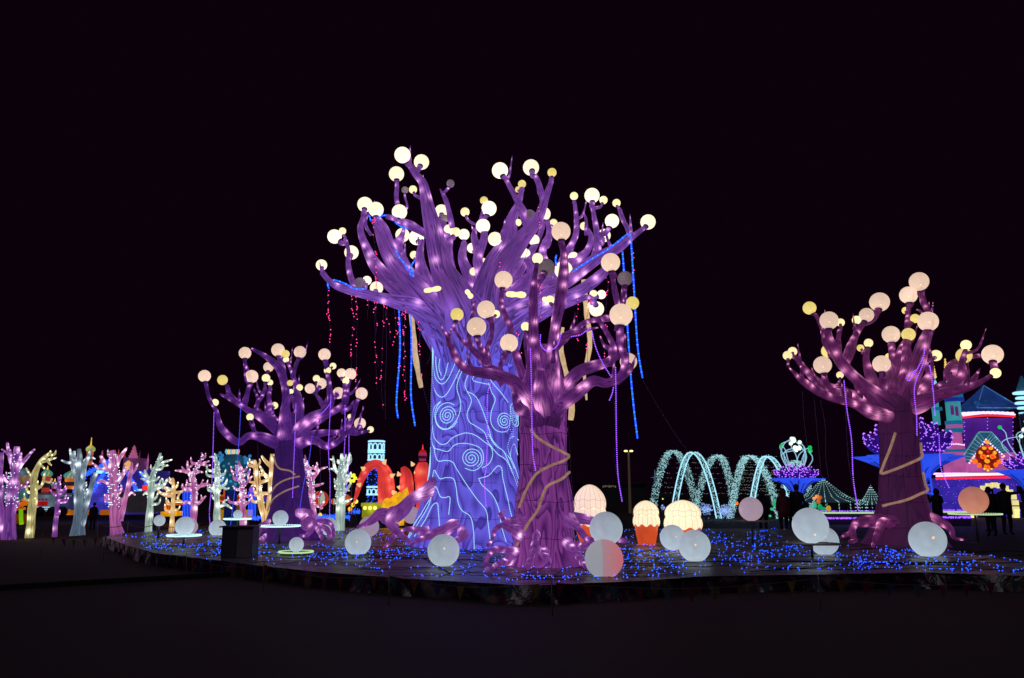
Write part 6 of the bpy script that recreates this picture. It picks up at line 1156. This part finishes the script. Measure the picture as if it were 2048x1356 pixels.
# ------------------------------------------------------------------ castle
Yk = 50; ca = thing('castle', 'lit castle lantern with towers, gate and arched entrance at the right', 'castle', (*W(1960, 1036, Yk)[:2], 0)); k = S(950, Yk)
M['stone'] = glow('violet_stone_silk', (60, 44, 176), .95, .5, 1.5); M['keep'] = glow('keep_silk', (72, 28, 136), .9, .45, .8); M['neonw'] = glow('white_pink_neon', (255, 205, 255), 1.5, sample=False, base=False); M['neonr'] = glow('red_neon', (255, 40, 60), 1.2, sample=False, base=False)
M['roofb'] = glow('roof_slate_silk', (28, 54, 118), .95, .5, 1.2); M['pinks'] = glow('pink_stone_silk', (190, 90, 165), .85, .4, 1.2); M['teal'] = glow('teal_silk', (60, 160, 170), .85, .35, 1.2); M['tealr'] = glow('teal_roof_silk', (20, 110, 150), .85, .3, 1.2)
def cb_(n_, x0, y0, x1, y1, dy, d, m): mb = MB(); pbox(mb, x0, y0, x1, y1, Yk+dy, d); return build(mb, n_, m, ca, smooth=False)
# front wall in blocks, leaving the gateway open
gx, gy, gR = 1989, 1018, 40
def ctr(x, y): return math.hypot((x-gx), (y-gy)) if y < gy else abs(x-gx)
for r_ in range(5):
    y0 = 957+r_*15.6; n0 = 7
    for j in range(10):
        x0 = 1872+j*17-(8 if r_ % 2 else 0); x1 = x0+16.4; xm = (x0+x1)/2; ym = y0+7
        if ctr(xm, ym) < gR: continue
        cb_('stone_block', x0, y0, x1, y0+15, 0+.02*((j*7+r_*3) % 3), .7, M['stone'])
cb_('wall', 1870, 956, 1946, 1036, .75, 2.5, M['dark']); cb_('wall', 2032, 956, 2052, 1036, .75, 2.5, M['dark']); cb_('wall', 1946, 956, 2032, 974, .75, 2.5, M['dark']); cb_('passage', 1947, 975, 2031, 1036, 3.0, .3, M['dark'])
for j in range(19):   # arch bulbs
    a = math.pi*(1-(j-3)/12) if 3 <= j <= 15 else None
    x, y = (gx+43*math.cos(a), gy-48*math.sin(a)) if a is not None else ((gx-43, gy+6*(3-j)) if j < 3 else (gx+43, gy+6*(j-15)))
    mb = MB(); c = W(x, y, Yk-.15); box(mb, (c[0]-.16, c[1]-.1, c[2]-.15), (c[0]+.16, c[1]+.1, c[2]+.15)); build(mb, 'arch_lamp', gc((240, 225, 150), 1.05, .25), ca, smooth=False)
mb = MB(); line(mb, np.array([W(1872, 952, Yk-.2), W(1950, 950, Yk-.2), W(2040, 948, Yk-.2)]), .055, 6); build(mb, 'neon_line', M['neonw'], ca); mb = MB(); line(mb, np.array([W(1872, 957, Yk-.2), W(1950, 955.5, Yk-.2), W(2040, 954, Yk-.2)]), .07, 6); build(mb, 'neon_line', M['neonr'], ca)
for j in range(20): cb_('merlon', 1873+j*8.5, 945.5, 1877.5+j*8.5, 949, -.1, .4, M['neonw'])
# hall wall with gable
for j in range(6): cb_('hall_panel', 1926+j*18, 905, 1943.3+j*18, 944, 1.2+.02*(j % 2), .3, M['pinks'])
cb_('keep_core', 1930, 838, 2026, 944, 1.7, 4, M['dark'])
for j in range(5):
    for r_ in range(3): cb_('keep_panel', 1929+j*19.5, 836+r_*24, 1948+j*19.5, 859.4+r_*24, 1.45+.03*((j+r_) % 2), .2, M['keep'])
mb = MB(); line(mb, np.array([W(1925, 831, Yk+1), W(1975, 826, Yk+.7), W(2030, 829, Yk+1)]), .055, 6); build(mb, 'neon_line', M['neonw'], ca); mb = MB(); line(mb, np.array([W(1925, 835, Yk+1), W(1975, 831, Yk+.7), W(2030, 833, Yk+1)]), .06, 6); build(mb, 'neon_line', M['neonr'], ca)
for j in range(11): cb_('merlon', 1927+j*9.6, 824-1.5*math.sin(j/10*math.pi), 1932+j*9.6, 828.5-1.5*math.sin(j/10*math.pi), .8, .4, M['neonw'])
for x, y0, y1 in [(1929, 836, 905), (2026, 836, 905), (1975, 836, 864)]:
    mb = MB(); dots_along(mb, np.array([W(x, y0, Yk+1.35), W(x, (y0+y1)/2, Yk+1.35), W(x, y1, Yk+1.35)]), .35, .035); build(mb, 'wall_bulbs', M['ledv'], ca, kind='stuff')
mb = MB()
for r_ in range(5):
    for u in np.arange(1875, 2044, 4.5):
        y = 957+r_*15.6
        if ctr(u, y) > gR+8 and RNG.uniform() < .6: dot(mb, W(u+RNG.normal(0, 1), y+RNG.normal(0, 2.5), Yk-.1), .022)
build(mb, 'wall_bulbs', M['ledpurple'], ca, kind='stuff')
# pyramid roof in courses
for r_ in range(7):
    u0, u1 = r_/7, (r_+.96)/7; yb_ = 820-50*u0; yt_ = 820-50*u1; w0, w1 = 43*(1-u0)**1.15+1, 43*(1-u1)**1.15+.5; zb, zt = W(1972, yb_, Yk+3)[2], W(1972, yt_, Yk+3)[2]; cx_ = W(1970, 800, Yk+3)[0]; kk = S(800, Yk+3); w0 *= kk; w1 *= kk
    v = [(cx_-w0, Yk+3-w0, zb), (cx_+w0, Yk+3-w0, zb), (cx_+w0, Yk+3+w0, zb), (cx_-w0, Yk+3+w0, zb), (cx_-w1, Yk+3-w1, zt), (cx_+w1, Yk+3-w1, zt), (cx_+w1, Yk+3+w1, zt), (cx_-w1, Yk+3+w1, zt)]
    mb = MB(); mb.add(v, [(0, 3, 2, 1), (4, 5, 6, 7), (0, 1, 5, 4), (1, 2, 6, 5), (2, 3, 7, 6), (3, 0, 4, 7)]); build(mb, 'roof_course', M['roofb'], ca, smooth=False)
mb = MB(); ap_ = W(1970, 771, Yk+3); cx_ = W(1970, 800, Yk+3)[0]; zz_ = W(1972, 820, Yk+3)[2]; ww = 43*S(800, Yk+3)
for sx in (-1, 1): line(mb, np.array([(cx_+sx*ww, Yk+3-ww, zz_), (cx_, Yk+2.97, ap_[2])]), .035, 4, step=1)
line(mb, np.array([(cx_-ww, Yk+2.97-ww, zz_), (cx_+ww, Yk+2.97-ww, zz_)]), .035, 4, step=1); build(mb, 'roof_edge', gc((70, 130, 190), .8, .1), ca)
cb_('dormer', 1961, 800, 1982, 809, .9, 1.5, gc((30, 70, 130), .7))
# gable frame
def slab(P, Y, d, n_, m):
    q = np.array([W(x, y, Y) for x, y in P]); n = len(q); mb = MB(); mb.add(list(q)+[p_+np.array([0, d, 0]) for p_ in q], [tuple(range(n)), tuple(range(n, 2*n))[::-1]]+[(i, i+n, (i+1) % n+n, (i+1) % n) for i in range(n)]); return build(mb, n_, m, ca, smooth=False)
gz = glow('gable_cyan_gauze', (44, 90, 122), .9, .5, 2.5)
for P in [[(1958, 865), (1970, 865), (1968, 880), (1945, 912), (1936, 925), (1919, 925)], [(1971, 865), (1983, 865), (2010, 900), (2016, 905), (1998, 908), (1970, 879)]]: slab(P, Yk-.3, .25, 'gable_beam', gz)
mb = MB(); line(mb, np.array([W(1918, 925, Yk-.4), W(1958, 864, Yk-.4)]), .03, 5); line(mb, np.array([W(1958, 864, Yk-.4), W(1983, 864, Yk-.4)]), .03, 5); line(mb, np.array([W(1983, 864, Yk-.4), W(2018, 903, Yk-.4)]), .03, 5)
for j in range(9): u = j/9; cyl(mb, W(1958-40*u, 865+60*u, Yk-.38), W(1969-28*u, 880+45*u, Yk-.38), .015, 4); cyl(mb, W(1983+34*u, 865+38*u, Yk-.38), W(1972+28*u, 880+28*u, Yk-.38), .015, 4)
build(mb, 'gable_edge', gc((110, 185, 190), .9, .1), ca)
mb = MB(); dots_along(mb, np.array([W(1939, 926, Yk-.5), W(1955, 903, Yk-.5), W(1972, 879, Yk-.5)]), .2, .07); dots_along(mb, np.array([W(1972, 879, Yk-.5), W(1990, 896, Yk-.5), W(2008, 912, Yk-.5)]), .2, .07); build(mb, 'gable_bulbs', M['neonw'], ca, kind='stuff')
# round orange floral ornament
orn = thing('gable_ornament', 'orange glowing scroll ornament on the castle gable', 'ornament', tuple(W(1975, 915, Yk-.6))); 
for nm, L, col in [('scroll', [(1966, 914, 5), (1985, 914, 5), (1950, 922, 5), (2001, 922, 5), (1958, 930, 4), (1992, 930, 4), (1975, 934, 5)], (255, 120, 20)), ('rosette', [(1966, 914, 3), (1985, 914, 3), (1975, 903, 4), (1975, 893, 4)], (230, 40, 60)), ('petal', [(1975, 884, 4), (1969, 896, 3), (1982, 896, 3), (1975, 922, 4), (1962, 905, 3), (1989, 905, 3)], (250, 170, 40)), ('drop', [(1975, 941, 3), (1968, 938, 2.6), (1982, 938, 2.6), (1946, 915, 3), (2004, 914, 3), (1975, 912, 3)], (255, 210, 90))]:
    for x, y, r in L:
        mb = MB(); c = W(x, y, Yk-.75); a = np.arange(15)/14*8.2; rr = r*k*(1-.09*a)
        line(mb, np.stack([c[0]+rr*np.cos(a+x)*1.15, np.full(15, c[1]), c[2]+rr*np.sin(a+x)], -1), .05, 5, step=.1) if nm in ('scroll', 'petal') else blob(mb, c+[0, -.05, 0], (r*k*.62, .1, r*k*.62), 10, 7); build(mb, nm, gc(col, 1.15, .3, 5), orn)
mb = MB(); c = W(1975, 914, Yk-.62); lathe_pts = [(19*k, .0)]
blob(mb, c, (24*k, .12, 24*k), 16, 8); build(mb, 'back_plate', gc((170, 40, 20), .7, .5, 5), orn)
# left tower of the castle
def drum(x, ya, yb_, hw, m, dy=.2, n_='tower_stage', top=1.0): mb = MB(); c = W(x, yb_, Yk+dy); zt = W(x, ya, Yk+dy)[2]; lathe(mb, c[0], c[1], [(c[2], hw*k), (zt, hw*k*top)], 8, a0=.39); return build(mb, n_, m, ca, smooth=False)
for ya, yb_, hw, m, n_ in [(905, 945, 22, M['pinks'], 'tower_stage'), (899, 904.5, 21, M['tealr'], 'cornice'), (888, 898.5, 19, M['pinks'], 'tower_stage'), (866, 887, 15, M['pinks'], 'tower_stage'), (857, 865.5, 17, M['tealr'], 'cornice'), (850, 856.5, 15.5, M['pinks'], 'tower_stage'), (842, 849.5, 17, M['tealr'], 'cornice'), (804, 841.5, 14, M['teal'], 'tower_stage'), (796, 803.5, 18, gc((40, 60, 190), .8), 'cornice'), (788, 795.5, 16, M['tealr'], 'cornice')]: drum(1909 if yb_ < 900 else 1912, ya, yb_, hw, m, n_=n_)
for x, yt, yb_, hw in [(1897, 738, 787, 6), (1873, 752, 790, 5)]:
    mb = MB(); c = W(x, yb_, Yk+.2); zt = W(x, yt, Yk)[2]; lathe(mb, c[0], c[1], [(c[2], hw*k*.7), (c[2]+.1, hw*k), (c[2]+(zt-c[2])*.5, hw*k*.55), (zt, .03)], 10); build(mb, 'spire', gc((60, 120, 160), .8), ca)
    mb = MB(); finial(mb, c[0], c[1], zt-.1, .8, .11); build(mb, 'finial', gc((250, 210, 110), 1.0, .1), ca)
    mb = MB()
    for j in range(8): a = j/8*6.283; cyl(mb, (c[0]+hw*k*math.cos(a), c[1]+hw*k*math.sin(a), c[2]+.1), (c[0], c[1], zt), .02, 4)
    build(mb, 'spire_neon', M['strip'], ca)
for ya, yb_, hw, m in [(800, 850, 7, M['teal']), (792, 799.5, 9, M['tealr']), (815, 821, 10, M['tealr'])]: drum(1874, ya, yb_, hw, m, dy=.8)
for x, y in [(1905, 820), (1914, 822)]: mb = MB(); c = W(x, y, Yk-.95 if 0 else Yk+.2-14*k-.02); box(mb, (c[0]-.09, c[1], c[2]-.3), (c[0]+.09, c[1]+.06, c[2]+.3)); build(mb, 'window', gc((120, 50, 140), .8), ca, smooth=False)
mb = MB(); dots_along(mb, np.array([W(1894, 890, Yk-.8), W(1912, 888, Yk-.9), W(1928, 890, Yk-.8)]), .16, .06); build(mb, 'cornice_bulbs', M['neonw'], ca, kind='stuff')
# turret at the right edge
tr_ = thing('turret', 'cyan outlined turret cut by the right edge of the picture', 'lantern tower', (*W(2052, 1030, 46)[:2], 0)); c = W(2052, 830, 46); kk = S(830, 46); mb = MB(); lathe(mb, c[0], 46, [(0, 12*kk), (c[2]+.2, 12*kk)], 10); build(mb, 'shaft', gc((20, 34, 60), .5), tr_)
mb = MB(); zt = W(2052, 752, 46)[2]; zb = W(2052, 785, 46)[2]; lathe(mb, c[0], 46, [(zb, 14*kk), (zt, .05)], 10); build(mb, 'cone', gc((40, 90, 120), .7), tr_)
for y, r in [(786, 17), (796, 13), (806, 15), (816, 12), (826, 10)]: mb = MB(); a = np.arange(25)/24*6.283; z = W(2052, y, 46)[2]; line(mb, np.stack([c[0]+r*kk*np.cos(a), 46+r*kk*np.sin(a), np.full(25, z)], -1), .07, 5, step=.4); build(mb, 'neon_ring', M['strip'], tr_)

# ------------------------------------------------------------------ people watching
M['coat'] = solid('dark_coat', (.012, .011, .015), .8); M['coatr'] = solid('dark_red_coat', (.11, .012, .018), .8); M['trouser'] = solid('dark_trousers', (.012, .012, .018), .9); M['skin'] = solid('skin', (.35, .2, .15), .5); M['hair'] = solid('dark_hair', (.015, .01, .01), .6)
def person(x, yhead, yfoot, label, coat='coat', arm=None, hood=False, face=0.0, skirt=0.0, Y=None):
    b = G(x, yfoot) if Y is None else np.array([*W(x, 1000, Y)[:2], 0]); H = W(x, yhead, b[1])[2]; s = H/1.72
    J = {'pel': (0, 0, .93, .145), 'sp': (0, 0, 1.12, .145), 'ch': (0, 0, 1.32, .17), 'nk': (0, 0, 1.49, .06), 'hd0': (0, -.01, 1.56, .075), 'hd': (0, -.01, 1.65, .085)}
    Ed = [('pel', 'sp'), ('sp', 'ch'), ('ch', 'nk'), ('nk', 'hd0'), ('hd0', 'hd')]
    for sd, n_ in ((-1, 'l'), (1, 'r')):
        J.update({n_+'hip': (sd*.10, 0, .88, .11), n_+'kn': (sd*.11, -.02, .48, .075), n_+'an': (sd*.12, .02, .09, .05), n_+'to': (sd*.13, -.13, .04, .045), n_+'sh': (sd*.19, 0, 1.40, .075)})
        if arm == n_: J.update({n_+'el': (sd*.42, -.1, 1.42, .055), n_+'wr': (sd*.66, -.18, 1.50, .04)})
        elif arm == 'b': J.update({n_+'el': (sd*.27, -.05, 1.15, .06), n_+'wr': (sd*.12, -.28, 1.28, .04)})
        else: J.update({n_+'el': (sd*.26, .02, 1.12, .06), n_+'wr': (sd*.24, -.05, .90, .045)})
        Ed += [('pel', n_+'hip'), (n_+'hip', n_+'kn'), (n_+'kn', n_+'an'), (n_+'an', n_+'to'), ('ch', n_+'sh'), (n_+'sh', n_+'el'), (n_+'el', n_+'wr')]
    names = list(J); me = bpy.data.meshes.new('person_rig'); me.from_pydata([tuple(q*s for q in J[n_][:3]) for n_ in names], [(names.index(a), names.index(b_)) for a, b_ in Ed], [])
    o = bpy.data.objects.new('person_rig', me); C.objects.link(o); m = o.modifiers.new('skin', 'SKIN'); m.use_smooth_shade = True
    for i, n_ in enumerate(names): me.skin_vertices[0].data[i].radius = (J[n_][3]*s, J[n_][3]*s*.85); me.skin_vertices[0].data[i].use_root = (i == 0)
    o.modifiers.new('sub', 'SUBSURF').levels = 1; dg = bpy.context.evaluated_depsgraph_get(); fin = bpy.data.meshes.new_from_object(o.evaluated_get(dg)); bpy.data.objects.remove(o)
    for m_ in (M[coat], M['trouser'], M['skin']): fin.materials.append(m_)
    fin.materials.clear()
    for m_ in (M[coat], M['trouser'], M['skin']): fin.materials.append(m_)
    for p_ in fin.polygons: z = p_.center.z/s; p_.material_index = 1 if (z < .8 and abs(p_.center.x) < .2*s) else (2 if z > 1.5 else 0); p_.use_smooth = True
    p_ = link('person', fin, None, tuple(b)); p_.rotation_euler.z = face; tag(p_, label, 'person', 'people watching the lights'); ORG[p_.name] = np.zeros(3)
    mb = MB(); blob(mb, (0, .015*s, 1.645*s), (.098*s, .108*s, .115*s), 12, 9); 
    if hood: blob(mb, (0, .03*s, 1.60*s), (.12*s, .13*s, .15*s), 12, 9)
    build(mb, 'hat' if hood else 'hair', M[coat] if hood else M['hair'], p_)
    mb = MB(); lathe(mb, 0, 0, [(.70*s, .21*s), (.9*s, .2*s), (1.15*s, .19*s), (1.34*s, .215*s), (1.43*s, .16*s), (1.49*s, .08*s)], 14)
    build(mb, 'coat', M[coat], p_)
    return p_
PI = math.pi
person(1598, 970, 1070, 'tall broad person in black standing behind the wooden disc, back turned', face=PI); person(1570, 978, 1072, 'person in a dark red coat left of the tall broad one', 'coatr', face=PI+.2, hood=True); person(1528, 984, 1070, 'person standing right of the pinkish ball on its disc', face=PI-.3, hood=True); person(1584, 984, 1068, 'person squeezed between the red coat and the broad one', face=PI, Y=31)
person(1879, 978, 1062, 'hooded person standing before the ladder of the big lotus lamp', face=PI, hood=True, arm='b'); person(1986, 975, 1074, 'dark clothed person in front of the castle gateway', face=PI); person(2009, 968, 1072, 'person at the gateway with one arm stretched out to the right', face=0, arm='r', Y=30.2); person(1975, 980, 1070, 'person half hidden behind the orange ball', face=PI+.3, Y=33)
for i, (x, yh, yf, l_) in enumerate([(1683, 1004, 1040, 'tiny silhouette under the left part of the large tent'), (1697, 1002, 1040, 'tiny silhouette under the middle of the large tent'), (1729, 1006, 1040, 'tiny silhouette left of the small tent'), (1745, 1008, 1040, 'tiny silhouette inside the small tent'), (1760, 1006, 1040, 'tiny silhouette right inside the small tent'), (714, 990, 1045, 'dark figure walking between the white sapling and the red arch'), (184, 1006, 1060, 'dark figure beside the grey-blue sapling')]): person(x, yh, yf, l_, face=PI*(i % 2), hood=bool(i % 2))
# low rope barrier behind the stage on the left
M['yrope'] = solid('yellow_rope', (.4, .28, .08), .7); e = thing('rope_barrier', 'low yellow rope barrier on thin stakes behind the left of the stage', 'barrier', tuple(G(200, 1066)))
xs_ = [200, 260, 318, 380, 430, 500]; T_ = []
for x in xs_: b = W(x, 1000, 27); b = np.array([b[0], 27, 0]); T_.append(b+[0, 0, .55]); mb = MB(); cyl(mb, b, b+np.array([0, 0, .6]), .015, 5); build(mb, 'stake', M['stake'], e)
mb = MB(); P = []
for i in range(len(T_)-1):
    for u in np.linspace(0, 1, 6, endpoint=False): P.append(T_[i]*(1-u)+T_[i+1]*u-np.array([0, 0, .12*math.sin(u*PI)]))
line(mb, np.array(P), .012, 4); build(mb, 'rope', M['yrope'], e)
# deck boards edge wire: two long dark cables over the stage cloth
for i, (x0, y0, x1, y1) in enumerate([(760, 1075, 900, 1148), (1230, 1128, 2050, 1128), (1500, 1145, 2100, 1112), (1700, 1100, 2080, 1108), (420, 1095, 1000, 1128)]):
    P = [];
    for u in np.linspace(0, 1, 14): q = G(x0+(x1-x0)*u, y0+(y1-y0)*u+2*math.sin(u*9+i), ZP); P.append((q[0], q[1], ZP+wr(q[0], q[1])+.012))
    mb = MB(); line(mb, np.array(P), .008, 5, step=.15); solo(mb, 'ground_cable', M['wire'], ['black cable on the cloth between the two left foreground balls', 'black cable running right from the ball with the painted red reflection', 'black cable crossing in front of the wooden disc stand', 'black cable at the foot of the plum tree', 'black cable from the cabinet towards the blue trunk'][i], 'cable', 'black cables on the stage')
